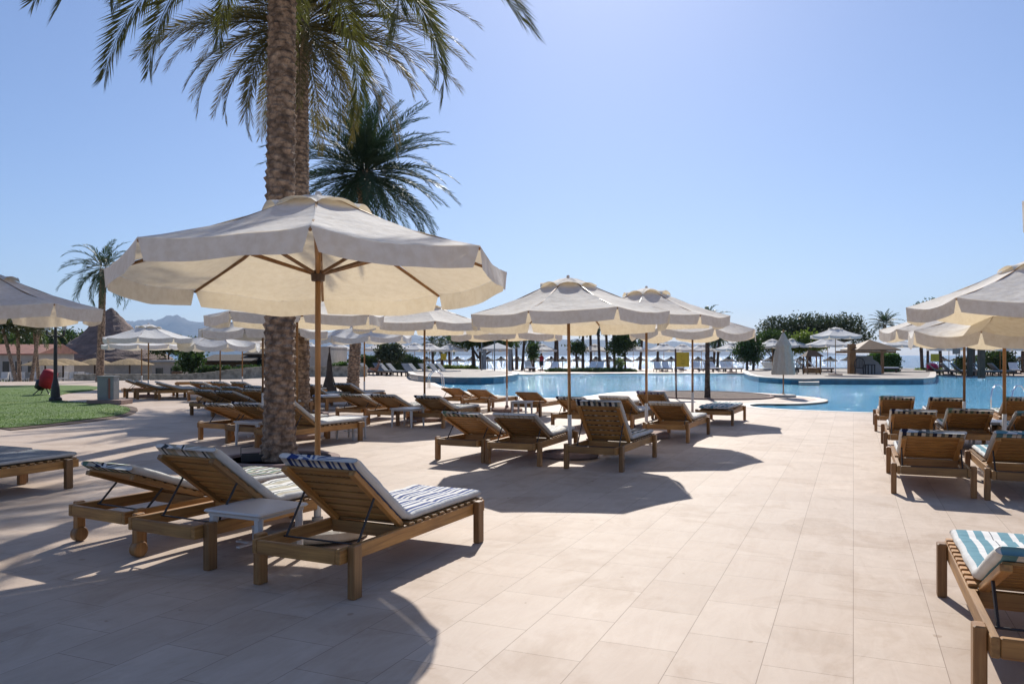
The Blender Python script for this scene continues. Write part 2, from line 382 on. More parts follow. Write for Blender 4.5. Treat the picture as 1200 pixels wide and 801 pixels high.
pool_px = [(505,444),(512,450.5),(530,455.5),(560,461),(600,464.5),(640,466.3),(670,466),(694,463.2),(710,460.3),(740,458.2),(788,457.6),(820,458),(860,459),(890,460),(920,462),(945,464.6),(966,467),(972,469.3),(962,471.3),(940,472.8),(915,473.2),(890,472.8),(876,474.3),(886,477),(920,479.3),(970,481.3),(1030,483.2),(1100,484.8),(1200,486.5),(1330,489),(1420,478),(1400,442),(1200,440.2),(1100,439.6),(1000,437.6),(870,437.3),(700,437.2),(640,437.6),(600,438.6),(540,440)]
pool = smooth_poly(poly_px(pool_px), 1)
deck_outer = [(-32, -9), (62, -9), (62, 86), (-25, 86), (-15.5, 50), (-32, 44)]
def poly_with_hole(name, outer, holes, z, mat, skirt=.2):
    bm = bmesh.new()
    edges = []
    for loop in [outer] + holes:
        vs_ = [bm.verts.new((p[0], p[1], z)) for p in loop]
        for i in range(len(vs_)): edges.append(bm.edges.new((vs_[i], vs_[(i + 1) % len(vs_)])))
    bmesh.ops.triangle_fill(bm, use_beauty=True, use_dissolve=False, edges=edges)
    bmesh.ops.recalc_face_normals(bm, faces=bm.faces[:])
    if bm.faces[0].normal.z < 0: bmesh.ops.reverse_faces(bm, faces=bm.faces[:])
    be = [e for e in bm.edges if len(e.link_faces) == 1]
    r = bmesh.ops.extrude_edge_only(bm, edges=be)
    for v in [g for g in r['geom'] if isinstance(g, bmesh.types.BMVert)]: v.co.z -= skirt
    me = bpy.data.meshes.new(name); bm.to_mesh(me); bm.free(); me.materials.append(mat)
    return link(name, me)
struct(poly_with_hole("pool_deck", deck_outer, [pool], 0.0, MAT['tiles'], .25))
m = MB(); xs_ = [p[0] for p in pool]; ys_ = [p[1] for p in pool]
m.face([(x, y, -.055) for x, y in (pool if sum(pool[i][0] * pool[(i + 1) % len(pool)][1] - pool[(i + 1) % len(pool)][0] * pool[i][1] for i in range(len(pool))) > 0 else pool[::-1])])
struct(m.build("pool_water", MAT['pool']))
def ring_strip(loop, w, z0, z1):
    """a coping band just outside a closed outline"""
    n = len(loop); A = sum(loop[i][0] * loop[(i + 1) % n][1] - loop[(i + 1) % n][0] * loop[i][1] for i in range(n)); sg = 1 if A > 0 else -1
    out = []
    for i in range(n):
        a, b, c = Vector(loop[i - 1]), Vector(loop[i]), Vector(loop[(i + 1) % n])
        t = ((b - a).normalized() + (c - b).normalized()); t = t.normalized() if t.length > 1e-6 else (c - b).normalized()
        out.append(b + Vector((t.y, -t.x)) * w * sg)
    mb = MB()
    for i in range(n):
        j = (i + 1) % n; a, b, c, d = loop[i], loop[j], out[j], out[i]
        mb.face([(a[0], a[1], z1), (b[0], b[1], z1), (c[0], c[1], z1), (d[0], d[1], z1)][::(-1 if sg > 0 else 1)])
        mb.face([(d[0], d[1], z0), (d[0], d[1], z1), (c[0], c[1], z1), (c[0], c[1], z0)])
        mb.face([(a[0], a[1], z0), (b[0], b[1], z0), (b[0], b[1], z1), (a[0], a[1], z1)])
    return mb
m = ring_strip(pool, .35, -.12, .006); struct(m.build("pool_coping", MAT['coping']))
# raised decks standing in the pool
def q_in(loop, w):
    n = len(loop); A = sum(loop[i][0] * loop[(i + 1) % n][1] - loop[(i + 1) % n][0] * loop[i][1] for i in range(n)); sg = 1 if A > 0 else -1; out = []
    for i in range(n):
        a, b, c = Vector(loop[i - 1]), Vector(loop[i]), Vector(loop[(i + 1) % n]); t = (b - a).normalized() + (c - b).normalized(); t = t.normalized()
        out.append(tuple(b - Vector((t.y, -t.x)) * w * sg))
    return out
def raised(name, pts, z1, lab):
    p = smooth_poly(poly_px(pts), 1)
    mb = MB(); mb.prism(p, -.5, z1 - .05, 0); a = mb.build(name, [MAT['teal']]); struct(a)
    q = ring_strip(p, .06, z1 - .05, z1); n = len(p)
    q2 = MB(); q2.prism([(v[0], v[1]) for v in p], z1 - .045, z1 + .004); q2.v += []
    o = q2.build(name + "_paving", [MAT['island']]); struct(o)
    o = ring_strip(q_in(p, .35), .38, z1 - .06, z1 + .012).build(name + "_edge", [MAT['coping']]); struct(o)
    return p
raised("raised_pool_deck", [(494,447),(515,448.3),(540,449.3),(572,449.2),(596,447),(608,443.8),(606,441),(560,437),(480,437),(478,444)], .33, "")
raised("island_deck", [(872,441.5),(884,446),(905,448),(935,449.6),(965,448.9),(1000,449.2),(1050,449.4),(1093,448.8),(1097,445),(1096,439),(1090,434.6),(980,434.2),(880,434.6),(871,438)], .26, "")
m = MB(); m.prism(smooth_poly(poly_px([(936,450.2),(960,450.2),(960,449),(936,449)]), 0), -.3, .12); struct(m.build("island_step", MAT['coping']))
# soil bed on the peninsula
c0 = G(829, 463.2); bed = [(c0.x + 2.15 * math.cos(a * R(15)), c0.y + 3.0 * math.sin(a * R(15))) for a in range(24)]
m = MB(); m.prism(bed, -.1, .03); struct(m.build("soil_bed", MAT['soil']))
m = ring_strip(bed, .13, -.1, .05); struct(m.build("soil_bed_edging", MAT['boxbrick']))
# lawn left
lawn = smooth_poly([(-40, 15.5)] + poly_px([(0,503.5),(50,498.5),(100,492.5),(140,487.5),(155,481.5),(147,477),(112,472.5),(72,471),(63,465),(80,460.5),(113,457),(116,452.5),(60,451.6),(0,452.6)]) + [(-42, 37)], 1)
m = MB(); m.prism([p for p in lawn], -.1, .035); tag(m.build("lawn", MAT['lawn']), None, None, None, "structure")
soil_rim = smooth_poly(poly_px([(0,505.6),(50,500.8),(104,494.6),(146,488.8),(162,482.5),(160,477),(140,475),(100,480),(40,490),(0,494)]), 1)
m = MB(); m.prism(soil_rim, -.1, .018); struct(m.build("soil_border", MAT['soil']))
# blades of grass along the visible lawn
mg = MB(); rg = random.Random(3)
def inside(p, poly):
    r = False
    for i in range(len(poly)):
        a, b = poly[i], poly[i - 1]
        if (a[1] > p[1]) != (b[1] > p[1]) and p[0] < (b[0] - a[0]) * (p[1] - a[1]) / (b[1] - a[1]) + a[0]: r = not r
    return r
for _ in range(26000):
    y = 14 + 20 * rg.random() ** 1.6; x = -y * (.30 + .40 * rg.random())
    if not inside((x, y), lawn): continue
    h = .012 + .02 * rg.random(); a = rg.random() * 6.28; w = .009
    dx, dy = math.cos(a) * w, math.sin(a) * w; lx, ly = rg.uniform(-.02, .02), rg.uniform(-.02, .02)
    mg.face([(x - dx, y - dy, .034), (x + dx, y + dy, .034), (x + lx, y + ly, .034 + h)])
tag(mg.build("grass", MAT['blade']), None, None, None, "stuff")
# path behind the lawn
def flat_gz(name, pts, mat, lift=.03, kind="structure"):
    P = [GS(a, b) for a, b in pts]; mb = MB(); nn = len(P) // 2
    top = P[:nn]; bot = P[nn:][::-1]
    for i in range(nn - 1):
        q = [bot[i], bot[i + 1], top[i + 1], top[i]]
        mb.face([(v.x, v.y, terrain(v.x, v.y) + .03 + lift) for v in q])
    o = mb.build(name, mat); o["kind"] = kind; return o
flat_gz("path", [(-200,447),(-60,446.6),(0,446.2),(60,446),(112,446),(112,450),(60,450.4),(0,451),(-60,451.4),(-200,452)], MAT['coping'], .04)
flat_gz("verge", [(-200,439),(0,439),(120,439),(200,438.2),(300,437.6),(330,437.4),(330,439.6),(300,440),(200,441),(120,444.6),(0,445.4),(-200,446)], MAT['lawn'], .03)
# mountains across the water
def mountains(name, prof, d0, seed):
    mb = MB(); cols = []; pxs = []
    a0, a1 = prof[0][0], prof[-1][0]; n = int((a1 - a0) / 2.5)
    for i in range(n + 1):
        px = a0 + (a1 - a0) * i / n
        for k in range(len(prof) - 1):
            if prof[k][0] <= px <= prof[k + 1][0]:
                t = (px - prof[k][0]) / (prof[k + 1][0] - prof[k][0]); h = prof[k][1] * (1 - t) + prof[k + 1][1] * t; break
        row = []
        for j in range(9):
            s = j / 8; dd = d0 * (1 + .10 * (j - 4) / 4)
            hh = h * d0 / FPX * max(0, 1 - abs(s - .55) / .55) ** .8
            x = (px - 600) / FPX * d0
            hh *= 1 + .16 * (noise.noise(Vector((px * .035, j * .9, seed))) + .5 * noise.noise(Vector((px * .11, j * 1.9, seed + 3))) + .25 * noise.noise(Vector((px * .3, j * 3, seed))))
            row.append((x, dd, hh - 4))
        b = len(mb.v); mb.v += row
    for i in range(n):
        for j in range(8):
            mb.f.append((i * 9 + j, (i + 1) * 9 + j, (i + 1) * 9 + j + 1, i * 9 + j + 1)); mb.mi.append(0)
    return struct(mb.build(name, MAT['rock'], smooth=True))
mountains("mountains", [(-250,5),(60,22),(140,40),(200,47),(245,42),(330,34),(450,27),(600,21),(760,18),(880,12),(960,5),(1000,0)], 9000, 2.0)
# air
m = MB(); m.box((0, 5300, 350), (26000, 12400, 712))
hz = m.build("haze", []); hz["kind"] = "stuff"
hm = bpy.data.materials.new("haze_air"); hm.use_nodes = True; hn = hm.node_tree.nodes; hn.remove(hn["Principled BSDF"])
pv = hn.new("ShaderNodeVolumePrincipled"); pv.inputs["Color"].default_value = (.42, .66, 1, 1); pv.inputs["Density"].default_value = 5.5e-5; pv.inputs["Anisotropy"].default_value = .2
hm.node_tree.links.new(pv.outputs[0], hn["Material Output"].inputs["Volume"]); hz.data.materials.append(hm)

# ================================================================== BUILDERS
LW, RT = .70, .32     # frame width, height of rail tops
HINGE, FOOT, BL = .74, 1.90, .70
_cache = {}
def mk(key, fn):
    if key not in _cache: _cache[key] = fn()
    return _cache[key]
def lounger_meshes():
    d = {}
    f = MB()
    for sx in (-1, 1):
        f.box((sx * (LW / 2 - .018), FOOT / 2, RT - .05), (.036, FOOT, .09), ch=.004)
        f.box((sx * (LW / 2 - .048), (HINGE + FOOT) / 2, RT - .04), (.024, FOOT - HINGE - .1, .03))
    d['rail'] = f.mesh("side_rails", MAT['wood'])
    f = MB()
    f.box((0, .02, RT - .052), (LW - .076, .036, .088), ch=.004)
    f.box((0, FOOT - .02, RT - .052), (LW - .076, .036, .088), ch=.004)
    f.box((0, HINGE + .03, RT - .06), (LW - .1, .05, .05), ch=.004)
    d['beam'] = f.mesh("cross_beams", MAT['woodx'])
    for nm, y_ in (('beam0', .02), ('beam1', FOOT - .02), ('beam2', HINGE + .03)):
        f = MB(); f.box((0, y_, RT - .052), (LW - .076 if nm != 'beam2' else LW - .1, .036, .088), ch=.004); d[nm] = f.mesh("cross_beam", MAT['woodx'])
    for nm, sx in (('rail0', -1), ('rail1', 1)):
        f = MB(); f.box((sx * (LW / 2 - .018), FOOT / 2, RT - .05), (.036, FOOT, .09), ch=.004)
        f.box((sx * (LW / 2 - .048), (HINGE + FOOT) / 2, RT - .04), (.024, FOOT - HINGE - .1, .03)); d[nm] = f.mesh("side_rail", MAT['wood'])
    f = MB(); f.box((0, 0, RT / 2 + .006), (.055, .085, RT + .012), ch=.006); d['leg'] = f.mesh("leg", MAT['woodz'])
    f = MB(); f.box((0, 0, RT / 2 + .05), (.055, .075, RT - .088), ch=.006); d['wleg'] = f.mesh("leg_with_wheel", MAT['woodz'])
    f = MB()
    f.tube([(-.035, 0, .06), (-.028, 0, .06), (.028, 0, .06), (.035, 0, .06)], [.052, .06, .06, .052], 18); d['wheel'] = f.mesh("wheel", MAT['woodz'])
    f = MB(); n = 11
    for k in range(n):
        y = HINGE + .07 + (FOOT - HINGE - .12) * k / (n - 1)
        f.box((0, y, RT + .006), (LW - .01, .06, .018), ch=.003)
    d['slats'] = f.mesh("seat_slats", MAT['woodx'])
    # backrest built lying towards the head (-y) from the hinge, then turned by the angle
    f = MB()
    for sx in (-1, 1): f.box((sx * (LW / 2 - .075), -BL / 2, 0), (.05, BL, .036), ch=.004)
    d['stile'] = f.mesh("backrest_stiles", MAT['wood'])
    f = MB(); n = 7
    for k in range(n): f.box((0, -.05 - (BL - .1) * k / (n - 1), .022), (LW - .125, .072, .016), ch=.003)
    d['bslat'] = f.mesh("backrest_slats", MAT['woodx'])
    return d
LM = lounger_meshes()
def pad_mesh(ang, seed, thick=.062, width=.63):
    """a cushion that lies on the seat slats, bends at the hinge and runs up the backrest"""
    rs = random.Random(seed); f = MB(); a = R(ang); t2 = thick / 2
    z0 = RT + .019
    path = []  # (y, z, ny, nz) along the centre line
    top = BL + .05
    n1, n2 = 14, 20
    for i in range(n1 + 1):
        s = top * (1 - i / n1)
        if i == n1: s = 0.03
        y = HINGE + .03 - s * math.cos(a); z = RT + .0 + s * math.sin(a)
        ny, nz = math.sin(a), math.cos(a)
        path.append((y + ny * (.034 + t2), z + nz * (.034 + t2), ny, nz))
    ymin = path[-1][0] + .03
    for i in range(n2 + 1):
        y = max(ymin, HINGE + .12) + (FOOT - .0 - max(ymin, HINGE + .12)) * i / n2
        path.append((y, z0 + t2, 0, 1))
    prof = []
    hw = width / 2
    for x, zz in ((-hw, -.55), (-hw - .006, 0), (-hw, .55), (-hw + .012, .92), (-hw + .05, 1.0), (-hw * .5, 1.04), (0, 1.05), (hw * .5, 1.04), (hw - .05, 1.0), (hw - .012, .92), (hw, .55), (hw + .006, 0), (hw, -.55), (hw - .02, -1), (0, -1), (-hw + .02, -1)):
        prof.append((x, zz))
    L = [0]
    for i in range(1, len(path)): L.append(L[-1] + math.dist(path[i][:2], path[i - 1][:2]))
    b = 0; np_ = len(prof)
    for i, (y, z, ny, nz) in enumerate(path):
        seam = min(abs(L[i] - q) for q in (.36, .80, 1.2, 1.6, 99))
        dip = 1 - .28 * math.exp(-(seam / .035) ** 2)
        endk = 1.0
        if i == 0 or i == len(path) - 1: endk = .62
        for j, (x, zz) in enumerate(prof):
            k = zz * t2 * (dip if zz > 0 else 1) * endk
            w = noise.noise(Vector((x * 5 + seed, L[i] * 5, zz))) * .008 if zz > .2 else 0
            f.v.append((x + noise.noise(Vector((L[i] * 4, seed, 1))) * .008, y + ny * (k + w) - 0, z + nz * (k + w)))
    def uvx(j): return min(.999, max(0.001, (prof[j][0] + hw) / (2 * hw)))
    for i in range(len(path) - 1):
        for j in range(np_):
            j2 = (j + 1) % np_
            f.f.append((i * np_ + j, i * np_ + j2, (i + 1) * np_ + j2, (i + 1) * np_ + j)); f.mi.append(1 if (j in (0, 1, 10, 11)) else 0)
            f.uv[len(f.f) - 1] = [(uvx(j), L[i]), (uvx(j2), L[i]), (uvx(j2), L[i + 1]), (uvx(j), L[i + 1])]
    # ends as strips so the stripes run on over them
    for i in (0, len(path) - 1):
        o = i * np_
        for j in range(1, 7):
            pass
        top_i = list(range(1, 12)); bot_i = [0, 15, 15, 15, 14, 14, 14, 14, 14, 13, 12]
        for k in range(10):
            q = [o + top_i[k], o + top_i[k + 1], o + bot_i[k + 1], o + bot_i[k]]
            u = [uvx(top_i[k]), uvx(top_i[k + 1]), uvx(top_i[k + 1]), uvx(top_i[k])]
            qq = []; uu = []
            for a_, b_ in zip(q, u):
                if a_ not in qq: qq.append(a_); uu.append(b_)
            if len(qq) < 3: continue
            if i != 0: qq = qq[::-1]; uu = uu[::-1]
            f.f.append(tuple(qq)); f.mi.append(0); f.uv[len(f.f) - 1] = [(u_, L[i]) for u_ in uu]
    return f
MAT['padside'] = simple("cushion_piping_side", (.55, .53, .49), .85, .12, 9, 0, .3)
def lounger(x, y, head, ang, stripe, label, group="wooden sun loungers by the pool", wheels=(0, 0), pad=True, seed=0, simple_=False, name="sun_lounger"):
    t = empty(name, (x, y, 0 if y < 50 else max(gz(x, y), -9)), -R(head)); tag(t, label, "sun lounger", group)
    [link("side_rail", LM[k_], t) for k_ in ('rail0', 'rail1')]; [link("cross_beam", LM[k_], t) for k_ in ('beam0', 'beam1', 'beam2')]; link("seat_slats", LM['slats'], t)
    for k, (sx, yy) in enumerate(((-1, .11), (1, .11), (-1, FOOT - .16), (1, FOOT - .16))):
        wl_ = k < 2 and wheels[k]
        l = link("leg", LM['wleg'] if wl_ else LM['leg'], t); l.location = (sx * (LW / 2 + .029), yy, 0)
        if wl_:
            w = link("wheel", LM['wheel'], l); w.location = (sx * .0, 0, 0)
    def back():
        me = MB(); return None
    bk = link("backrest", LM['bslat'], t); bk.location = (0, HINGE + .03, RT + .0); bk.rotation_euler = (-R(ang), 0, 0)
    st = link("stiles", LM['stile'], bk)
    if ang > 3:
        def rods():
            f = MB(); a = R(ang); s = .42
            yt = HINGE + .03 - s * math.cos(a); zt = RT + s * math.sin(a) - .02
            yb = max(.1, yt - .12 - .10 * math.sin(a)); zb = RT - .03
            for sx in (-1, 1): f.tube([(sx * (LW / 2 - .06), yt, zt), (sx * (LW / 2 - .06), yb, zb)], .0085, 6)
            f.tube([(-(LW / 2 - .04), yb, zb), (LW / 2 - .04, yb, zb)], .0065, 6)
            return f.mesh("prop_rods", MAT['iron'])
        link("prop_rods", mk(('rods', ang), rods), t)
    if pad:
        me = mk(('pad', ang, stripe, seed % 3), lambda: pad_mesh(ang, seed % 3 + 1).mesh("cushion", [MAT[stripe], MAT['padside']], True))
        link("cushion", me, t)
    return t

# -------------------------------------------------- umbrellas
def canopy_mesh(Rr, rim, apex, seed, sag=.05, tilt=0.0, flap=.03, nrib=8, vd=.2, hi=True):
    rs = random.Random(seed); f = MB(); nr, na = (12, 8) if hi else (5, 4)
    r0 = .26
    dz = [rs.uniform(-.03, .03) for _ in range(nrib)]
    rr = [Rr * (1 + rs.uniform(-.02, .02)) for _ in range(nrib)]
    def P(k, t, s):
        """panel k, across t 0..1, out s 0..1"""
        k2 = (k + 1) % nrib; a0, a1 = 2 * math.pi * k / nrib, 2 * math.pi * (k + 1) / nrib
        p0 = Vector((math.sin(a0), -math.cos(a0))) * (r0 + (rr[k] - r0) * s); p1 = Vector((math.sin(a1), -math.cos(a1))) * (r0 + (rr[k2] - r0) * s)
        p = p0.lerp(p1, t)
        fall = s + .10 * math.sin(math.pi * s) * .9
        zr = (apex - .05) + (rim - apex + .05) * fall + (dz[k] * (1 - t) + dz[k2] * t) * s
        u = 4 * t * (1 - t)
        z = zr - u * (sag * .6 * s * (.4 + .6 * s)) + noise.noise(Vector((p.x * 1.3 + seed * 3, p.y * 1.3, 0))) * .035 * u + .012 * math.sin(s * 11 + seed + k * 2 + t * 5) * max(0, 1 - 4 * min(t, 1 - t)) * s * (1 - s) * 2
        z += noise.noise(Vector((p.x * 4 + seed, p.y * 4, 5))) * .008 * u
        return Vector((p.x, p.y, z))
    for k in range(nrib):
        b = len(f.v)
        for i in range(nr + 1):
            for j in range(na + 1): f.v.append(tuple(P(k, j / na, i / nr)))
        for i in range(nr):
            for j in range(na):
                q = b + i * (na + 1) + j
                f.f.append((q, q + na + 1, q + na + 2, q + 1)); f.mi.append(0)
    return f, P, dz
def valance_mesh(P, Rr, seed, vd=.2, nrib=8, hi=True, flap=.05):
    rs = random.Random(seed + 50); f = MB(); na = 12 if hi else 6; nv = 4 if hi else 2
    for k in range(nrib):
        amp = rs.uniform(-.2, 1) * flap; b = len(f.v); ph = rs.uniform(0, 6)
        for i in range(nv + 1):
            s = i / nv
            for j in range(na + 1):
                t = j / na; tt = .5 + (t - .5) * (1 - .09 * s)
                p = P(k, tt, 1.0); o = Vector((p.x, p.y, 0)).normalized()
                u = 4 * t * (1 - t)
                off = s * (amp * u * .6 + .008 * math.sin(t * 9 + ph) + .02 * noise.noise(Vector((t * 4, k, seed))))
                f.v.append((p.x + o.x * (.004 + off), p.y + o.y * (.004 + off), p.z + .002 - vd * s * (1 + .03 * math.sin(t * 5 + ph))))
        for i in range(nv):
            for j in range(na):
                q = b + i * (na + 1) + j
                f.f.append((q, q + na + 1, q + na + 2, q + 1)); f.mi.append(0)
    return f
def cap_mesh(P, apex, seed, hi=True):
    f = MB(); nrib = 8; na = 8 if hi else 4; nr = 5
    for k in range(nrib):
        b = len(f.v)
        for i in range(nr + 1):
            s = i / nr
            for j in range(na + 1):
                t = j / na; q = P(k, t, .0 + .22 * s) if s > 0 else None
                r0 = P(k, t, 0)
                if s < .35: p = Vector((0, 0, apex + .035)).lerp(Vector((r0.x, r0.y, r0.z + .03)), s / .35)
                else:
                    p = P(k, t, .15 * (s - .35) / .65) + Vector((0, 0, .010 + .13 * (4 * t * (1 - t)) ** .8 * max(0, s - .4)))
                f.v.append(tuple(p))
        for i in range(nr):
            for j in range(na):
                q = b + i * (na + 1) + j
                f.f.append((q, q + na + 1, q + na + 2, q + 1)); f.mi.append(0)
    f.lathe([(.0, apex + .07), (.02, apex + .065), (.028, apex + .045), (.02, apex + .03)], n=8)
    return f
def umbrella(x, y, z0, label, Rr=1.5, rim=2.2, apex=2.68, rot=0, seed=1, sag=.06, canvas='canvas', group="canvas parasols around the pool", white=.6, lod=0, vd=.17, lean=(0, 0), flap=.05):
    t = empty("parasol", (x, y, z0), R(rot)); t.rotation_euler.x = R(lean[0]); t.rotation_euler.y = R(lean[1])
    tag(t, label, "parasol", group)
    hi = lod == 0
    key = (Rr, rim, apex, seed, sag, canvas, lod, vd, flap, white)
    if key not in _cache:
        f, P, dz = canopy_mesh(Rr, rim, apex, seed, sag, hi=hi)
        D = {'canopy': f.mesh("canopy", MAT[canvas], True), 'valance': valance_mesh(P, Rr, seed, vd, hi=hi, flap=flap).mesh("valance", MAT[canvas], True), 'cap': cap_mesh(P, apex, seed, hi).mesh("vent_cap", MAT[canvas], True)}
        g = MB(); g.tube([(0, 0, white), (0, 0, apex - .02)], .024, 12 if hi else 6); D['pole'] = g.mesh("pole", MAT['woodz'], True)
        g = MB(); g.tube([(0, 0, .08), (0, 0, white + .02)], .03, 12 if hi else 6); D['sleeve'] = g.mesh("white_sleeve", MAT['steel'], True)
        g = MB(); g.lathe([(.40, 0), (.42, .02), (.42, .07), (.39, .09), (.05, .10), (.045, .16), (.0, .16)], n=28 if hi else 12); D['base'] = g.mesh("base_disc", MAT['concrete' if Rr > 1.65 else 'boxbrick'])
        if lod < 2:
            for k in range(8):
                p0, p1, p2 = P(k, 0, 0), P(k, 0, .5), P(k, 0, 1)
                g = MB(); dn = Vector((0, 0, -.022)); c_ = Vector((0, 0, apex - .09))
                g.tube([c_, p0 + dn, p1 + dn, p2 + dn * 1.1], [.018, .018, .016, .013], 6 if hi else 4); D['rib%d' % k] = g.mesh("rib", MAT['woodz'])
                if hi:
                    g = MB(); q = P(k, 0, .42) + Vector((0, 0, -.04)); g.tube([(q.x * .06, q.y * .06, rim - .02), q], .015, 6); D['strut%d' % k] = g.mesh("strut", MAT['woodz'])
            g = MB(); g.lathe([(.03, rim - .09), (.055, rim - .085), (.06, rim - .03), (.045, rim + .0), (.03, rim + .005)], n=12); D['hub'] = g.mesh("hub", MAT['hub']); g = MB(); g.lathe([(.03, apex - .13), (.05, apex - .12), (.05, apex - .06), (.03, apex - .05)], n=12); D['crownhub'] = g.mesh("top_hub", MAT['hub'])
        _cache[key] = D
    D = _cache[key]
    c = link("canopy", D['canopy'], t); link("vent_cap", D['cap'], c); link("valance", D['valance'], c)
    link("pole", D['pole'], t); link("pole_sleeve", D['sleeve'], t); link("base", D['base'], t)
    if lod < 2:
        link("hub", D['hub'], t); link("top_hub", D['crownhub'], t)
        for k in range(8):
            r_ = link("rib", D['rib%d' % k], t)
            if hi: link("strut", D['strut%d' % k], r_)
    return t

# -------------------------------------------------- palms and trees
def frond(f, base, az, el, L, bend, rs, nl=46, wid=.34, lw=.018, rach=.018, droop=.25):
    """one feather leaf: a curving stalk with two ranks of narrow leaflets"""
    n = 12; pts = []; p = Vector(base); e = el
    hx = Vector((math.sin(az), math.cos(az), 0)); side = Vector((hx.y, -hx.x, 0)); tw = rs.uniform(-.35, .35)
    for i in range(n + 1):
        pts.append(p.copy()); d = hx * math.cos(e) + Vector((0, 0, 1)) * math.sin(e); p = p + d * (L / n); e -= bend / n * (0.5 + i / n); side = (side + hx * 0 ).normalized()
    f.tube(pts, [rach * (1 - .85 * i / n) for i in range(n + 1)], 4, cap=False)
    for i in range(nl):
        s = .12 + .88 * (i + rs.random() * .5) / nl; q = s * n; k = min(n - 1, int(q)); p = pts[k].lerp(pts[k + 1], q - k); t = (pts[k + 1] - pts[k]).normalized()
        up = side.cross(t).normalized()
        if up.z < 0: up = -up
        ll = wid * L * (.3 + .75 * math.sin(math.pi * min(1, s * .75 + .16))) * rs.uniform(.8, 1.1) * (1 - .3 * s)
        for sg in (-1, 1):
            aa = R(52 - 30 * s + rs.uniform(-9, 9)); v = R(rs.uniform(8, 36))
            sd = (side * math.cos(tw) + up * math.sin(tw))
            d = (t * math.cos(aa) + (sd * sg * math.cos(v) + up * math.sin(v)) * math.sin(aa)).normalized()
            tip = p + d * ll + Vector((0, 0, -ll * droop * rs.uniform(.2, .9)))
            mid = p + d * ll * .45 + Vector((0, 0, -ll * .04)); wv = t * lw * (.8 + .4 * rs.random())
            f.face([p - wv * .6, mid - wv, tip, mid + wv])
    return pts[-1]
def palm_trunk_mesh(h, r0, r1, lean, seed, hi=True, curve=0.0):
    f = MB(); rs = random.Random(seed)
    ns = 40 if hi else 10; step = .035 if hi else .16; nz = max(6, int(h / step))
    for i in range(nz + 1):
        s = i / nz; z = h * s; r = r0 + (r1 - r0) * s + .10 * r0 * math.exp(-z / .35) * 3.2
        cx = lean[0] * s + curve * math.sin(math.pi * s); cy = lean[1] * s
        for k in range(ns):
            a = 2 * math.pi * k / ns
            # overlapping leaf-base scars on a spiral
            row = z / .115 + a / (2 * math.pi) * 2.0; ri = math.floor(row); fr = row - ri
            col = (a / (2 * math.pi) * 9 + ri * .5); fc = abs((col % 1) - .5) * 2
            bumpv = (.048 * (fr ** 1.5) * (1 - .75 * fc ** 2)) if hi else .012 * fr
            bumpv *= .6 + .8 * noise.noise(Vector((ri * 1.7, math.floor(col) * 2.3, seed))) + .3
            rr_ = r + bumpv + .010 * noise.noise(Vector((math.cos(a) * 3, math.sin(a) * 3, z * 7 + seed))) * (1 if hi else 1)
            f.v.append((cx + rr_ * math.cos(a), cy + rr_ * math.sin(a), z))
    for i in range(nz):
        for k in range(ns):
            k2 = (k + 1) % ns; f.f.append((i * ns + k, i * ns + k2, (i + 1) * ns + k2, (i + 1) * ns + k)); f.mi.append(0)
    return f
def palm(x, y, h, r0, r1, nf, L, label, seed, lean=(0, 0), hi=True, leaf='palmleaf', nl=46, els=(80, -35), bendr=(70, 120), lw=.018, group="date palms by the pool", bark='bark', extra=(), name="date_palm", z0=None, wid=.17, cat="palm tree", rach=.022):
    t = empty(name, (x, y, gz(x, y) if z0 is None else z0)); tag(t, label, cat, group); rs = random.Random(seed)
    tr = palm_trunk_mesh(h, r0, r1, lean, seed, hi).build("trunk", MAT[bark], t, smooth=False)
    f = MB(); top = Vector((lean[0], lean[1], h - .05))
    for k in range(nf):
        u = (k + .5) / nf; az = k * 2.39996 + rs.uniform(-.25, .25); el = R(els[0] + (els[1] - els[0]) * u ** .9 + rs.uniform(-8, 8))
        b = top + Vector((math.sin(az) * r1 * .6, math.cos(az) * r1 * .6, .25 * (1 - u)))
        frond(f, b, az, el, L * rs.uniform(.85, 1.08) * (.75 + .25 * min(1, u * 2.5)), R(rs.uniform(*bendr)), rs, nl, wid, lw, rach)
    for (azd, eld, LL, bd) in extra:
        frond(f, top, R(azd), R(eld), LL, R(bd), rs, int(nl * 1.15), wid, lw, rach)
    f.build("crown", MAT[leaf], t)
    if hi:
        g = MB()
        for k in range(46):  # cut leaf bases under the crown
            az = k * 2.39996; zz = h - .9 + .9 * k / 46; d = Vector((math.sin(az), math.cos(az), 0))
            c_ = Vector((lean[0] * zz / h, lean[1] * zz / h, zz))
            g.tube([c_ + d * r1 * .7, c_ + d * (r1 + .05) + Vector((0, 0, .09)), c_ + d * (r1 + .12) + Vector((0, 0, .22))], [.055, .045, .02], 5)
        g.build("leaf_bases", MAT[bark], t)
    return t
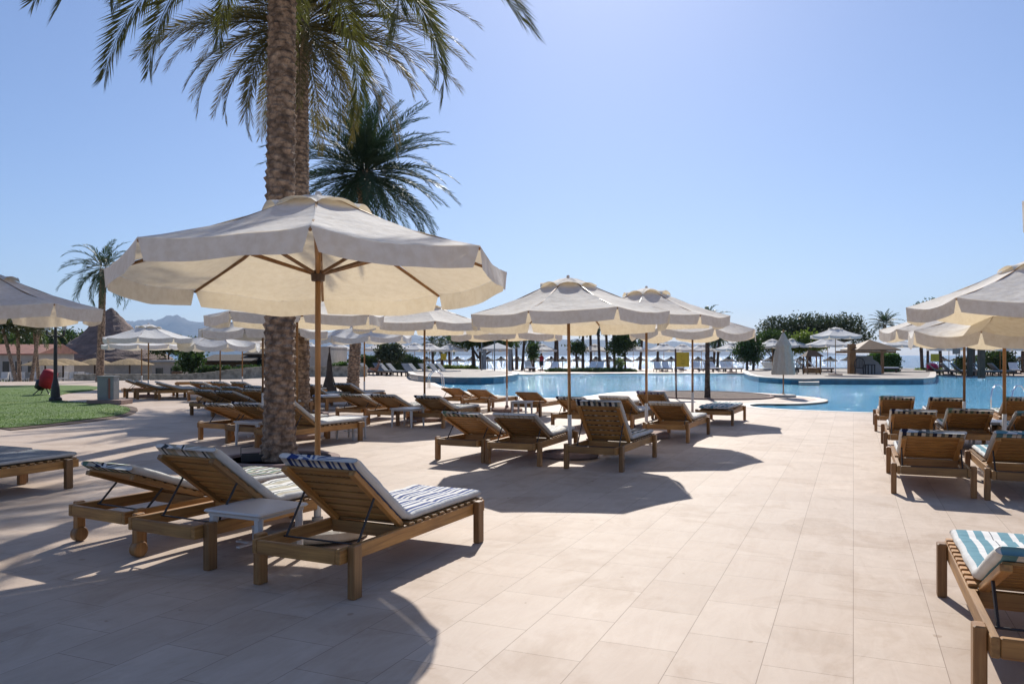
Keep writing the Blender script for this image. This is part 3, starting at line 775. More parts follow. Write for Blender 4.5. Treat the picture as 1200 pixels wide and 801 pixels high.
def crown_clumps(f, c, rad, n, leaf, rs, squash=.7, holes=.8, seed=0):
    """leaf-sized faces gathered into twigs clumps through a crown's volume"""
    made = 0; tries = 0
    while made < n and tries < n * 12:
        tries += 1
        v = Vector((rs.gauss(0, 1), rs.gauss(0, 1), rs.gauss(0, 1))).normalized() * (rs.random() ** .38)
        bumpy = 1 + .35 * noise.noise(v * 2.2 + Vector((seed, 0, 0)))
        p = Vector((v.x * rad[0], v.y * rad[1], v.z * rad[2])) * bumpy
        if noise.noise((p / max(rad)) * 4.2 + Vector((seed * 2.3, 1, 7))) < -holes * .35: continue
        made += 1
        for _ in range(5):
            q = Vector(c) + p + Vector((rs.gauss(0, leaf * 1.3), rs.gauss(0, leaf * 1.3), rs.gauss(0, leaf)))
            a = Vector((rs.gauss(0, 1), rs.gauss(0, 1), rs.gauss(0, .7))).normalized(); b = a.orthogonal().normalized()
            b = (Matrix.Rotation(rs.random() * 6.28, 3, a) @ b); c2 = a.cross(b); l = leaf * rs.uniform(.6, 1.2)
            f.face([q - b * l, q - c2 * l * .45, q + b * l, q + c2 * l * .45])
def tree(x, y, h, blobs, label, mat, seed, trunk_r=.12, n=500, leaf=.12, z0=None, group=None, name="tree", cat="tree", stems=1, bark='darkbark'):
    z = gz(x, y) if z0 is None else z0
    t = empty(name, (x, y, z)); tag(t, label, cat, group); rs = random.Random(seed)
    g = MB(); f = MB()
    for s in range(stems):
        ox = (s - (stems - 1) / 2) * trunk_r * 4
        g.tube([(ox, 0, -.2), (ox * 1.3 + rs.uniform(-.1, .1), 0, h * .3), (ox * 1.6 + rs.uniform(-.15, .15), 0, h * .55)], [trunk_r, trunk_r * .8, trunk_r * .5], 7)
    for (bx, by, bz, rx, ry, rz) in blobs:
        g.tube([(0, 0, h * .3), (bx * .5, by * .5, (h * .3 + bz) / 2), (bx, by, bz)], [trunk_r * .55, trunk_r * .35, trunk_r * .12], 5)
        for _ in range(4):
            g.tube([(bx * .5, by * .5, (h * .3 + bz) / 2), (bx + rs.uniform(-.7, .7) * rx, by + rs.uniform(-.7, .7) * ry, bz + rs.uniform(-.2, .7) * rz)], [trunk_r * .25, trunk_r * .06], 4)
        crown_clumps(f, (bx, by, bz), (rx, ry, rz), int(.8 * n * rx * ry * rz / sum(b[3] * b[4] * b[5] for b in blobs)), leaf, rs, seed=seed + bx)
    g.build("trunk", MAT[bark], t); f.build("crown", MAT[mat], t)
    return t
# ================================================================== UMBRELLAS
def U(px, d, label, **kw):
    x = (px - 600) / FPX * d
    return umbrella(x, d, gz(x, d) if 'z0' not in kw else kw.pop('z0'), label, **kw)
U(372, 6.6, "largest cream canvas parasol in front, its pole before the thick palm trunk", Rr=1.66, rim=2.22, apex=2.84, rot=12, seed=11, sag=.07, vd=.16, white=.5, lean=(-4.2, 0))
U(668, 11.75, "cream parasol over the upright lounger in the middle of the deck", lean=(-1.5, 0), rim=2.07, apex=2.62, rot=21, seed=2, sag=.05)
U(757.5, 14.6, "cream parasol just behind and right of the middle one, over a striped lounger", rim=2.2, apex=2.7, rot=27, seed=3, sag=.05)
U(811.5, 19.0, "cream parasol with deeply sagging edges beside the small soil bed", rim=2.12, apex=2.6, rot=5, seed=4, sag=.2, Rr=1.55)
U(594, 21.3, "cream parasol nearest the pool edge, left of the middle parasol", rim=2.1, apex=2.55, rot=10, seed=5, sag=.12)
U(497.5, 18.2, "cream parasol with dark folds at its peak, over two loungers and a white table", rim=2.2, apex=2.68, rot=14, seed=6, sag=.06, Rr=1.62)
U(348, 14.4, "wide cream parasol half hidden behind the thick palm trunk", rim=2.22, apex=2.6, rot=18, seed=7, sag=.06, Rr=1.6)
U(308, 18.6, "shaded cream parasol over the left rows of loungers, pole left of the thick palm", rim=2.08, apex=2.45, rot=3, seed=8, sag=.08)
U(258, 30, "small white parasol with a hanging, billowing hem behind the left rows of loungers", rim=2.0, apex=2.5, rot=30, seed=9, sag=.25, canvas='canvas_far', z0=-.05)
U(174, 28.5, "bright white parasol with small dark openings at its peak, by the grey cabinet", rim=2.12, apex=2.58, rot=12, seed=10, sag=.08, canvas='canvas_far')
U(166, 35.5, "flat white parasol just behind the bright white one near the grey cabinet", rim=2.0, apex=2.3, rot=20, seed=12, sag=.1, canvas='canvas_far', Rr=1.65)
U(427, 26.8, "white parasol behind the short thick palm stump trunk", rim=2.15, apex=2.65, rot=16, seed=13, sag=.16, canvas='canvas_far', Rr=1.6)
U(284, 33, "thin poled cream parasol far behind the left loungers", rim=2.0, apex=2.4, rot=5, seed=14, sag=.1)
U(1216, 10.0, "large cream parasol cut off at the right edge above the loungers", rim=2.16, apex=2.68, rot=24, seed=15, sag=.13)
U(1130, 15.2, "low sagging cream parasol in the right cluster over the pool-side loungers", rim=2.0, apex=2.5, rot=14, seed=16, sag=.12)
U(1177, 11.9, "lower cream parasol tucked under the large one, its pole among the right loungers", rim=1.86, apex=2.3, rot=2, seed=17, sag=.16, Rr=1.35, white=.6)
umbrella(4.04, 3.35, 0, "nearest cream parasol, only its corner showing at the upper right edge", Rr=1.6, rim=2.36, apex=2.88, rot=2, seed=18, sag=.1)
U(-20, 11.0, "cream parasol cut off by the left edge, in front of the lawn", rim=2.16, apex=2.64, rot=20, seed=19, sag=.08, Rr=1.5)
# two more to the left throw the bands of shade on the paving
# closed parasol
def closed_umbrella(x, y):
    t = empty("closed_parasol", (x, y, 0)); tag(t, "closed grey cream parasol standing alone at the tip of the paving by the water", "parasol")
    g = MB(); ns = 32
    prof = [(2.32, .02), (2.26, .06), (2.1, .13), (1.9, .24), (1.82, .27), (1.75, .24), (1.5, .29), (1.1, .33), (.86, .38), (.80, .36)]
    for i, (z, r) in enumerate(prof):
        for k in range(ns):
            a = 2 * math.pi * k / ns; w = 1 + .16 * math.cos(8 * a + z) * min(1, (2.35 - z)) ; g.v.append((r * w * math.cos(a), r * w * math.sin(a), z))
    for i in range(len(prof) - 1):
        for k in range(ns):
            k2 = (k + 1) % ns; g.f.append((i * ns + k2, i * ns + k, (i + 1) * ns + k, (i + 1) * ns + k2)); g.mi.append(0)
    g.build("folded_canopy", MAT['greycream'], t, smooth=True)
    g = MB(); g.tube([(0, 0, .1), (0, 0, 2.42)], .024, 8); g.build("pole", MAT['woodz'], t)
    g = MB(); g.lathe([(.42, 0), (.44, .03), (.42, .09), (.05, .11), (.05, .16), (0, .16)], n=20); g.build("base", MAT['concrete'], t)
MAT['greycream'] = canvas("grey_cream_canvas", (.66, .63, .57), (.5, .42, .3))
cp = G(918, 465); closed_umbrella(cp.x, cp.y)

# ================================================================== LOUNGERS
H0 = 24.0
ang_ = lambda a: a
def L(x, y, label, head=H0, ang=22, stripe='s_check', **kw): return lounger(x, y, head, ang, stripe, label, **kw)
# front left trio
L(-1.36, 4.98, "front wooden lounger with blue and white striped cushion and raised back", 25.5, 38, 's_blue', seed=0)
L(-2.50, 5.66, "lounger with raised back and grey and beige striped cushion, left of the white table", 28, 37, 's_grey', wheels=(1, 0), seed=1)
L(-3.22, 6.16, "lounger with low back and rounded wheel at the far left of the front three", 29, 20, 's_green', wheels=(1, 0), seed=2)
L(-6.0, 7.5, "plain grey cushioned lounger, its foot end entering at the left edge", 22, 24, 'towelblue', seed=0)
L(-6.75, 7.9, "grey cushioned lounger behind the one entering at the left edge", 22, 24, 'towelblue', seed=1)
# middle group
L(1.02, 10.3, "upright backed lounger in the middle of the deck with grey white cushion", 25, 45, 's_check', seed=2)
L(-.78, 11.2, "lounger at the left end of the middle group with low tilted back", 27, 24, 's_green', wheels=(0, 0), seed=0)
L(-.02, 10.78, "lounger left of the upright one, white cushion on tilted back", 22, 25, 's_white', seed=1)
L(1.12, 16.0, "low backed lounger behind the middle parasol pole", 27, 21, 's_check', seed=2)
L(1.95, 15.6, "lounger with white seat cushion half hidden by the upright backrest", 27, 24, 's_white', seed=0)
L(2.62, 13.7, "lounger with pale cushion under the second parasol, right of the upright one", 26, 24, 's_white', seed=1)
L(4.3, 17.0, "flat lounger with teal checked cushion edge, rightmost of the middle group", 25, 0, 's_teal', seed=2)
L(2.95, 17.2, "dark backed lounger behind the pale one, carrying a patterned cushion", 25, 26, 's_purple', seed=0)
L(2.10, 18.2, "flat lounger with purple and cream cushion behind the middle group", 25, 0, 's_purple', seed=1)
L(.30, 19.5, "lone lounger with a dark tilted back close to the pool, right of the white table", 25, 21, 's_check', seed=2, pad=False)
L(-1.78, 22.2, "left one of two bare loungers by the pool edge behind the white table", 27, 20, 's_check', pad=False)
L(-1.0, 21.2, "right one of two bare loungers by the pool edge, beside a parasol pole", 27, 20, 's_check', pad=False)
L(-1.8, 16.4, "lounger with checked cushion top right of the small white table", 24, 21, 's_check', seed=0)
L(-3.65, 17.75, "left lounger of the pair right of the thick palm, back low", 25, 19, 's_green', seed=1)
L(-2.82, 17.0, "right lounger of the pair right of the thick palm, next to the white table", 25, 21, 's_check', seed=2)
L(-5.3, 21.6, "flat lounger laid with a blue towel cushion behind the pair", 50, 0, 's_blue', seed=0)
L(-5.1, 23.6, "dark backed lounger between the thin palm trunk and the blue cushioned one", 25, 22, 's_check', seed=1)
L(-6.0, 22.7, "brown backed lounger mostly behind the front parasol pole", 25, 22, 's_green', seed=2)
L(-3.86, 12.65, "lounger with white seat cushion right beside the thick palm trunk", 30, 34, 's_white', seed=0)
# left rows
L(-5.25, 13.9, "nearest lounger of the left rows, low back with checked cushion", 27, 21, 's_check', wheels=(0, 1), seed=1)
L(-4.55, 13.3, "lounger touching the thick palm trunk on its left, taller back", 27, 25, 's_check', seed=2)
L(-7.75, 19.7, "low backed lounger in the second left row, leftmost", 28, 20, 's_green', seed=0)
L(-7.0, 19.1, "second lounger from the left in the second left row", 28, 20, 's_check', seed=1)
L(-6.2, 18.6, "lounger of the second left row nearest the thick palm", 28, 26, 's_grey', seed=2)
L(-8.6, 22.3, "leftmost lounger of the third left row", 28, 20, 's_check', seed=0)
L(-7.8, 21.7, "middle lounger of the third left row", 28, 20, 's_green', seed=1)
L(-7.0, 21.2, "lounger of the third left row nearest the palm trunk", 28, 23, 's_check', seed=2)
L(-10.3, 25.8, "leftmost lounger of the fourth left row", 28, 19, 's_green', seed=0)
L(-9.4, 25.2, "second lounger of the fourth left row", 28, 21, 's_check', seed=1)
L(-8.6, 24.7, "third lounger of the fourth left row", 28, 22, 's_green', seed=2)
L(-7.8, 26.0, "lounger with orange brown back behind the fourth left row", 40, 18, 's_check', seed=0)
L(-9.0, 29.6, "flat lounger in the back left row, under the billowing white parasol", 60, 0, 's_white', seed=1)
L(-13.7, 28.0, "leftmost lounger beside the grey cabinet", 58, 22, 's_green', seed=0)
L(-13.0, 27.3, "middle lounger of three beside the grey cabinet", 58, 19, 's_green', seed=1)
L(-12.1, 26.9, "nearest lounger of three beside the grey cabinet with its pale foot end out", 58, 17, 's_grey', seed=2)
L(-14.6, 34.5, "brown lounger without cushion behind the white parasols by the cabinet", 65, 0, 's_check', pad=False)
# right group
L(4.46, 8.42, "nearest lounger of the right rows, low back with dark and cream blocks along the top", 23.5, 24, 's_check', seed=0)
L(5.24, 8.02, "lounger cut by the right edge beside the nearest one of the right rows", 23.5, 26, 's_teal', seed=1)
L(5.98, 11.85, "left lounger in the second row on the right", 23.5, 23, 's_check', seed=2)
L(6.92, 12.0, "middle lounger in the second row on the right, white seat showing", 23.5, 23, 's_green', seed=0)
L(7.72, 11.6, "rightmost lounger in the second row on the right", 23.5, 22, 's_teal', seed=1)
L(7.5, 15.5, "left lounger of the row nearest the pool on the right", 23.5, 24, 's_green', seed=2)
L(8.45, 15.45, "middle lounger of the row nearest the pool on the right", 23.5, 22, 's_check', seed=0)
L(9.6, 14.9, "right lounger of the row nearest the pool, in front of the ladder", 23.5, 25, 's_green', seed=1)
L(2.34, 3.22, "closest lounger in the lower right corner with teal and cream striped cushion", 23.3, 22, 's_teal', seed=2)

# white plastic tables
def table(x, y, rz, label, w=.56, h=.40, mat='plastic'):
    t = empty("side_table", (x, y, 0), -R(rz)); tag(t, label, "side table", "low tables between the loungers")
    f = MB(); f.box((0, 0, h - .012), (w, w, .024), ch=.01); f.box((0, 0, h - .035), (w - .05, w - .05, .03), ch=.004); f.build("table_top", MAT[mat], t)
    for sx in (-1, 1):
        for sy in (-1, 1):
            g = MB(); bx, by = sx * (w / 2 - .055), sy * (w / 2 - .055)
            g.tube([(bx, by, h - .03), (bx * 1.06, by * 1.06, 0)], [.034, .02], 6); o = g.build("leg", MAT[mat], t)
    f = MB(); f.box((0, 0, h * .33), (w - .14, .03, .012)); f.box((0, 0, h * .33 + .013), (.03, w - .14, .012)); f.build("leg_brace", MAT[mat], t)
    return t
table(-1.85, 5.78, 25, "white plastic table between the two raised loungers in front", w=.52, h=.41)
p = G(478, 500); table(p.x, p.y, 25, "small white table left of the checked lounger under the parasol with dark folds")
p = G(291, 521); table(p.x + .12, p.y + .1, 25, "white table against the left side of the thick palm")
p = G(1166, 522); table(p.x, p.y + .2, 23, "grey white table among the right loungers beside the parasol pole")
p = G(612, 490); table(p.x, p.y + .3, 25, "small table with thin legs by the lone lounger near the pool", w=.45)
table(-2.9, 14.35, 25, "white table behind the foot of the lounger beside the thick palm", w=.45)

# ================================================================== PALMS
T1 = palm(-3.32, 11.35, 7.8, .198, .172, 34, 3.5, "tallest thick palm trunk rising behind the largest front parasol", 5, lean=(.05, .0), nl=180, wid=.19, els=(78, -18), lw=.019,
          extra=[(268, 20, 4.9, 92), (262, 12, 4.4, 88), (285, -5, 3.9, 80), (240, -10, 3.6, 70), (100, 38, 4.6, 95), (88, 22, 4.2, 80), (112, 12, 3.9, 75), (75, 30, 4.4, 80), (95, 50, 4.8, 105), (95, 15, 3.9, 85), (88, 2, 3.9, 70), (100, -2, 4.3, 72), (107, 20, 4.2, 88), (80, 28, 4.6, 92), (265, 6, 3.9, 78), (135, 20, 3.6, 90), (120, 42, 4.4, 90)])
palm(-5.32, 20.0, 9.7, .215, .19, 70, 3.7, "slimmer second palm trunk just right of and behind the thick one, with olive fronds", 8, lean=(.0, 0), nl=95, leaf='palmolive', els=(82, -38), lw=.02, bendr=(60, 100),
     extra=[(95, 15, 4.6, 70), (80, 5, 4.4, 62), (105, -5, 4.2, 60), (90, 30, 4.8, 80), (75, 20, 4.6, 75), (262, 10, 4.2, 62), (275, 20, 4.3, 70)])
palm(-6.25, 31.2, 8.6, .21, .19, 110, 3.9, "dark green palm whose crown spreads right of the two trunks", 12, lean=(.5, 0), nl=90, leaf='palmdark', els=(88, -48), lw=.026, bendr=(35, 68), wid=.17)
palm(-23.3, 45, 6.6, .2, .17, 34, 2.5, "distant palm above the lawn on the left, beside the brown thatched roof", 14, lean=(.2, 0), nl=28, leaf='palmdark', els=(80, -55), lw=.04, bendr=(60, 110), hi=False, wid=.24)
p = G(829, 467); palm(p.x, p.y, 2.6, .085, .06, 14, .85, "thin dark young palm standing in the soil bed", 15, nl=24, leaf='palmdark', els=(75, 0), lw=.02, bendr=(60, 100), hi=False, bark='darkbark', z0=.02, wid=.22, rach=.01)
palm(35.1, 75, 4.4, .16, .14, 30, 1.9, "small round palm right of the wooden gable roof, far right", 16, nl=22, leaf='palmdark', els=(80, -25), lw=.05, bendr=(40, 80), hi=False, z0=0, wid=.24)
# soil wells at the palm feet
def well(x, y, r, label):
    t = empty("tree_well", (x, y, 0)); tag(t, label, "planting ring")
    f = MB(); f.lathe([(0, .012), (r - .1, .012)], n=28); f.build("soil", MAT['soil'], t)
    g = MB(); g.lathe([(r - .12, .0), (r - .12, .05), (r, .05), (r + .01, 0)], n=28); g.build("edging", MAT['boxbrick'], t)
well(-3.32, 11.35, .85, "round soil ring at the foot of the thick palm")
well(-5.32, 20.0, .7, "round soil ring at the foot of the slimmer second palm")
f = MB(); rr = random.Random(4)
# row of palms along the beach behind the pool
row = [(600.5, 78, 3.9), (605.5, 84, 3.9), (612, 80, 3.9), (622, 82, 3.4), (650, 80, 4.7), (654, 84, 4.7), (683, 79, 4.7), (693, 80, 4.7), (703, 76, 4.7), (712.5, 80, 4.7), (720.5, 78, 4.7), (750, 81, 4), (770, 83, 4), (836, 83, 3.2), (840.5, 79, 3.2), (564, 76, 3.4), (508, 80, 2.7), (519, 84, 2.7), (527, 79, 2.7), (1081, 66, 3.6), (1102.5, 70, 3.6), (1198, 68, 3.6)]
base_p = None
for i, (px, d, h) in enumerate(sorted(row)):
    x = (px - 600) / FPX * d
    palm(x, d, h, .13, .12, 22, 1.5, "dark slim palm trunk, %s from the left along the beach side of the pool" % ORD[i], 40 + i, lean=(rr.uniform(-.3, .3), 0), nl=16, leaf='palmdark', els=(75, -50), lw=.06, bendr=(50, 100), hi=False, bark='darkbark', z0=0, wid=.26, group="slim palms along the beach", rach=.03)
# bushier trees
def TR(px, d, h, blobs, label, mat='foliage', seed=1, **kw): return tree((px - 600) / FPX * d, d, h, blobs, label, mat, seed, **kw)
TR(561, 74, 4.0, [(-1, 0, 2.9, 1.7, 1.4, .8), (1, 0, 3.1, 1.9, 1.4, .8), (2.4, 0, 2.6, 1.3, 1, .5)], "dark shady tree with two trunks left of the pool's far side", seed=2, n=900, leaf=.16, z0=0, stems=2, trunk_r=.22)
TR(733, 77, 4.2, [(0, 0, 2.9, 1.3, 1.1, .9), (-.7, .2, 2.2, 1, .9, .7)], "round green tree behind the yellow board, across the pool", seed=3, n=700, leaf=.15, z0=0)
TR(676, 76, 3.5, [(0, 0, 2.2, .8, .7, .6)], "bushy dark tree between the beach palm trunks", seed=4, n=260, leaf=.14, z0=0)
TR(625, 74, 3, [(0, 0, 1.9, .5, .5, .9)], "narrow dark shrub tree on the far pool side", seed=5, n=240, leaf=.13, z0=0)
TR(879, 66, 3.6, [(0, 0, 2.35, 1.1, 1, .85), (-.6, 0, 1.6, .8, .8, .7), (.3, 0, 1.4, .7, .7, .6)], "rounded dark green tree at the left end of the island", seed=6, n=900, leaf=.12, z0=0, stems=2)
TR(948, 80, 6, [(-3.0, 0, 4.1, 2.3, 2, 1.2), (0, 0, 4.6, 2.6, 2.2, 1.1), (3.2, 0, 4.4, 2.5, 2.2, 1.2), (5.1, 0, 3.4, 1.5, 1.4, .8), (-1.4, 0, 3.4, 2.2, 2, 1.0), (1.8, 0, 3.5, 2.4, 2, 1.0)], "widest grey green spreading tree on the skyline, above the island", 'acacia', seed=7, n=3600, leaf=.14, z0=0, trunk_r=.3)
TR(906, 76, 4, [(0, 0, 3.0, 1.9, 1.4, .9), (-1, 0, 2.4, 1.1, 1, .7)], "lower dark tree left of the spreading one", 'foliage', seed=8, n=1000, leaf=.13, z0=0)
TR(946, 66, 3.5, [(0, 0, 2.5, 1.3, 1, .75), (-.8, 0, 2.0, .8, .8, .6), (.9, 0, 2.2, .8, .7, .6)], "yellow green bushy tree in front of the spreading one", 'bright', seed=9, n=1000, leaf=.12, z0=.2)
TR(1087, 62, 6, [(-.3, 0, 5.2, .6, .5, .45), (.3, 0, 4.5, .5, .5, .4), (-.4, 0, 3.8, .5, .5, .35), (.4, 0, 5.6, .35, .4, .3), (0, 0, 3.2, .4, .4, .3)], "spindly tree with loose leaf tufts behind the right parasols", 'foliage', seed=10, n=330, leaf=.12, z0=0, trunk_r=.12)
TR(1165, 66, 3, [(0, 0, 1.2, 1.5, 1, .9), (.6, 0, .8, 1.2, 1, .8)], "bushy green shrub by the sea behind the right loungers", 'foliage', seed=11, n=1000, leaf=.13, z0=0)
TR(1127, 64, 2, [(0, 0, .7, .6, .5, .7)], "small shrub left of the brown posts by the sea", 'foliage', seed=12, n=300, leaf=.11, z0=0)
TR(458, 62, 2.8, [(0, 0, 1.7, 1.1, 1, .8)], "grey green bushy tree behind the loungers left of the pool", 'acacia', seed=13, n=600, leaf=.13, z0=0)
TR(726, 72, 1.6, [(0, 0, .7, .4, .4, .6)], "small pale green shrub across the pool", 'bright', seed=14, n=160, leaf=.09, z0=0)
# hedges
def hedge(px0, px1, d, h, label, mat='hedge', z0=0.0, w=1.2, n=1500, seed=1, leaf=.11):
    x0, x1 = (px0 - 600) / FPX * d, (px1 - 600) / FPX * d
    f = MB(); rs = random.Random(seed)
    for _ in range(n):
        s = rs.random(); x = (x0 - x1) / 2 + (x1 - x0) * s; e = min(1, min(s, 1 - s) * 9) ** .5
        hh = h * (.82 + .22 * noise.noise(Vector((x * .8, seed, 0)))) * (.45 + .55 * e)
        z = hh * rs.random() ** .5; y = rs.uniform(-w / 2, w / 2)
        for _ in range(3):
            a = Vector((rs.gauss(0, 1), rs.gauss(0, 1), rs.gauss(0, .7))).normalized(); b = a.orthogonal().normalized(); b = Matrix.Rotation(rs.random() * 6.28, 3, a) @ b; c2 = a.cross(b)
            q = Vector((x + rs.gauss(0, .08), y + rs.gauss(0, .08), max(.03, z + rs.gauss(0, .05)))); l = leaf * rs.uniform(.6, 1.2)
            f.face([q - b * l, q - c2 * l * .45, q + b * l, q + c2 * l * .45])
    f.box((0, 0, h * .34), (abs(x1 - x0) * .94, w * .7, h * .66))
    o = f.build("hedge", MAT[mat]); o.location = ((x0 + x1) / 2, d, z0); tag(o, label, "hedge"); return o
hedge(405, 498, 70, 1.7, "long dark clipped hedge behind the grey loungers left of the pool", 'foliage', n=2200, seed=2)
hedge(385, 420, 63, 1.1, "bright green hedge behind the short palm stump", 'hedge', n=900, seed=3)
hedge(1018, 1052, 60, 1.6, "rounded bright hedge behind the grey wall on the island", 'hedge', z0=.26, n=1500, seed=4)
hedge(1075, 1100, 66, .45, "low bright green planting at the end of the island", 'bright', z0=0, n=500, seed=5)
hedge(500, 560, 74, .6, "low olive planting below the far white parasols", 'bright', n=800, seed=6)
hedge(640, 745, 72, .35, "low dark planting strip along the far pool edge", 'foliage', n=900, seed=7)
# ================================================================== FAR PARASOLS, BEACH
far_u = [(486, 72, 1.0), (503.5, 76, 1.0), (529, 74, 1.0), (577, 74, 1.0), (635, 80, 1.0), (697, 80, 1.0), (742, 78, 1.0), (778, 74, 1.0), (822, 80, .95), (858, 68, 1.0), (905, 68, 1.0), (928, 66, 1.0), (970, 60, 1.05), (1049, 62, 1.05), (1112, 60, 1.0), (1140, 64, 1.0), (1172, 60, 1.0), (1190, 66, 1.0), (1215, 60, 1.0), (360, 66, 1.0), (395, 70, 1.0), (448, 64, 1.0), (466, 74, 1.0), (800, 80, .95)]
far_u.sort()
for i, (px, d, s) in enumerate(far_u):
    U(px, d, "small far white parasol, %s from the left in the line across the pool" % ORD[i], Rr=1.55 * s, rim=2.05, apex=2.6, rot=(i * 17) % 45, seed=20 + i % 4, sag=.09, canvas='canvas_far', lod=2, z0=.26 if 870 < px < 1095 and d < 70 else 0, group="white parasols across the pool", white=.3, flap=.05)
U(979, 49.5, "white parasol standing at the front of the island beside the brown pillar", Rr=1.55, rim=2.45, apex=2.95, rot=10, seed=21, sag=.08, canvas='canvas_far', z0=.26, lod=1, white=.5)
def thatch_parasol():
    t = empty("thatched_parasol", (0, 0, 0)); tag(t, "x", "thatched parasol", "small thatched parasols on the beach")
    f = MB(); f.lathe([(1.15, 1.95), (1.1, 2.0), (.6, 2.22), (.22, 2.42), (.2, 2.52), (.03, 2.62)], n=12)
    rs = random.Random(2)
    for k in range(60):
        a = rs.random() * 6.28; r = 1.12; f.face([(r * math.cos(a), r * math.sin(a), 2.0), (r * math.cos(a + .08), r * math.sin(a + .08), 2.0), ((r + .06) * math.cos(a + .05), (r + .06) * math.sin(a + .05), 1.8)])
    f.build("thatch_roof", MAT['darkthatch'], t); g = MB(); g.tube([(0, 0, 0), (0, 0, 2.1)], .06, 6); g.build("post", MAT['darkwood'], t)
    return t
proto = thatch_parasol(); px = 484.0; i = 0; rb = random.Random(9); first = True; pts_ = []
while px < 1200:
    if not (900 < px < 1100 and rb.random() < .5): pts_.append((px + rb.uniform(-1.5, 1.5), 118 + rb.uniform(-7, 12)))
    px += rb.uniform(14, 22)
for i, (px, d) in enumerate(sorted(pts_)[:40]):
    o = proto if i == 0 else copy_tree(proto)
    x = (px - 600) / FPX * d; o.location = (x, d, terrain(x, d)); o.rotation_euler.z = rb.random() * 6
    o["label"] = "tiny dark thatched parasol on the beach, %s from the left" % ORD[i]
# white chaise cushions across the pool
def far_lounger(cush='whitecush'):
    t = empty("beach_lounger", (0, 0, 0)); tag(t, "x", "sun lounger")
    f = MB(); f.box((0, .95, .27), (.66, 1.9, .07))
    f.box((-.28, .15, .12), (.07, .07, .24)); f.box((.28, .15, .12), (.07, .07, .24)); f.box((-.28, 1.75, .12), (.07, .07, .24)); f.box((.28, 1.75, .12), (.07, .07, .24)); f.build("frame", MAT['darkwood'], t)
    g = MB(); g.box((0, .6, .35), (.62, 1.2, .09), ch=.02); g.box((0, 1.50, .62), (.62, .78, .09), rx=R(45), ch=.02); g.build("cushion", MAT[cush], t)
    return t
protoW = far_lounger(); protoG = far_lounger('greycush')
spots = [(624, 73), (647, 72), (689, 73), (700, 73), (773, 71), (784.5, 71), (797, 72), (815, 71), (833, 70), (846, 71), (854, 71), (867, 71), (899, 67), (912, 67), (963, 57), (977, 56), (1037, 57), (1053, 57), (1110, 66), (1192, 63)]
for i, (px, d) in enumerate(spots):
    o = protoW if i == 0 else copy_tree(protoW); x = (px - 600) / FPX * d; isl = 870 < px < 1095 and d < 60
    o.location = (x, d, .26 if isl else 0); o.rotation_euler.z = R(rb.uniform(-25, 25) + (70 if isl else 0)); o["group"] = "white cushioned loungers across the pool"
    o["label"] = "small white cushioned lounger, %s from the left across the pool" % ORD[i]
gs = [(432, 60), (446, 59), (459, 60), (470, 58), (480, 57), (492, 56), (505, 57), (516, 56), (528, 56), (538, 57), (1118, 60), (1132, 60), (1146, 59), (1160, 60), (1174, 58), (1187, 59)]
for i, (px, d) in enumerate(gs):
    o = protoG if i == 0 else copy_tree(protoG); x = (px - 600) / FPX * d
    o.location = (x, d, 0); o.rotation_euler.z = R(rb.uniform(-20, 20) + (60 if px < 600 else 80)); o["group"] = "dark grey loungers round the far pool edge"
    o["label"] = "dark grey cushioned lounger, %s from the left along the far pool edge" % ORD[i]
# ================================================================== STREET FURNITURE AND SMALL THINGS
def lamp_post():
    p = G(65, 470.5); t = empty("lamp_post", (p.x, p.y, .035)); tag(t, "black iron lamp post with two lanterns standing on the lawn", "lamp post")
    h = 2.45
    f = MB(); f.lathe([(.19, 0), (.19, .08), (.14, .12), (.12, .45), (.085, .6), (.06, .75), (.055, 1.5), (.045, h - .2), (.03, h), (.05, h + .02), (0, h + .12)], n=14); f.build("post", MAT['iron'], t)
    for sx in (-1, 1):
        f = MB(); f.tube([(0, 0, h - .35), (sx * .15, 0, h - .40), (sx * .27, 0, h - .34), (sx * .28, 0, h - .18)], .03, 6); a = f.build("arm", MAT['iron'], t)
        f = MB(); f.lathe([(.06, h - .18), (.10, h + .06), (.10, h + .06)], c=(sx * .28, 0, 0), n=6); l = f.build("lantern", MAT['plastic'], t)
        f = MB(); f.lathe([(.13, h + .06), (.11, h + .08), (.03, h + .17), (0, h + .21)], c=(sx * .28, 0, 0), n=6); f.build("lantern_roof", MAT['iron'], l)
lamp_post()
p = G(123, 474); t = empty("electric_cabinet", (p.x, p.y + .3, 0)); tag(t, "grey electric cabinet on a low stone plinth at the lawn's edge", "cabinet")
f = MB(); f.box((0, 0, .07), (1.05, .75, .14), ch=.01); f.build("plinth", MAT['boxbrick'], t)
f = MB(); f.box((-.05, 0, .49), (.50, .36, .70), ch=.01); f.box((-.05, 0, .85), (.54, .40, .03)); f.build("body", MAT['cabinet'], t)
f = MB(); f.box((.07, -.186, .49), (.055, .012, .62)); f.build("seam_strip", MAT['terracotta'], t)
f = MB(); f.box((-.14, -.19, .49), (.3, .012, .56), ch=.003); f.build("door", MAT['cabinet'], t)
def yellow_board(x, y, z0, w, h, zb, post, label, marks=True, side=1, lean=0):
    t = empty("notice_board", (x, y, z0)); tag(t, label, "sign")
    f = MB(); f.tube([(-side * w / 2 - side * .03 + lean, 0, zb + h + .12), (-side * w / 2, 0, 0)], .03, 6); f.build("post", MAT['darkwood'], t)
    f = MB(); f.box((0, -.01, zb + h / 2), (w, .025, h), ch=.004); b = f.build("panel", MAT['yellow'], t)
    if marks:
        f = MB()
        for k, (a, c, ww) in enumerate(((-.1, .72, .06), (-.12, .55, .10), (.02, .42, .26), (.0, .28, .30), (.0, .18, .2))): f.box((a * w, -.026, zb + h * c), (ww * w, .004, h * .03))
        f.build("faded_marks", MAT['olive'], b)
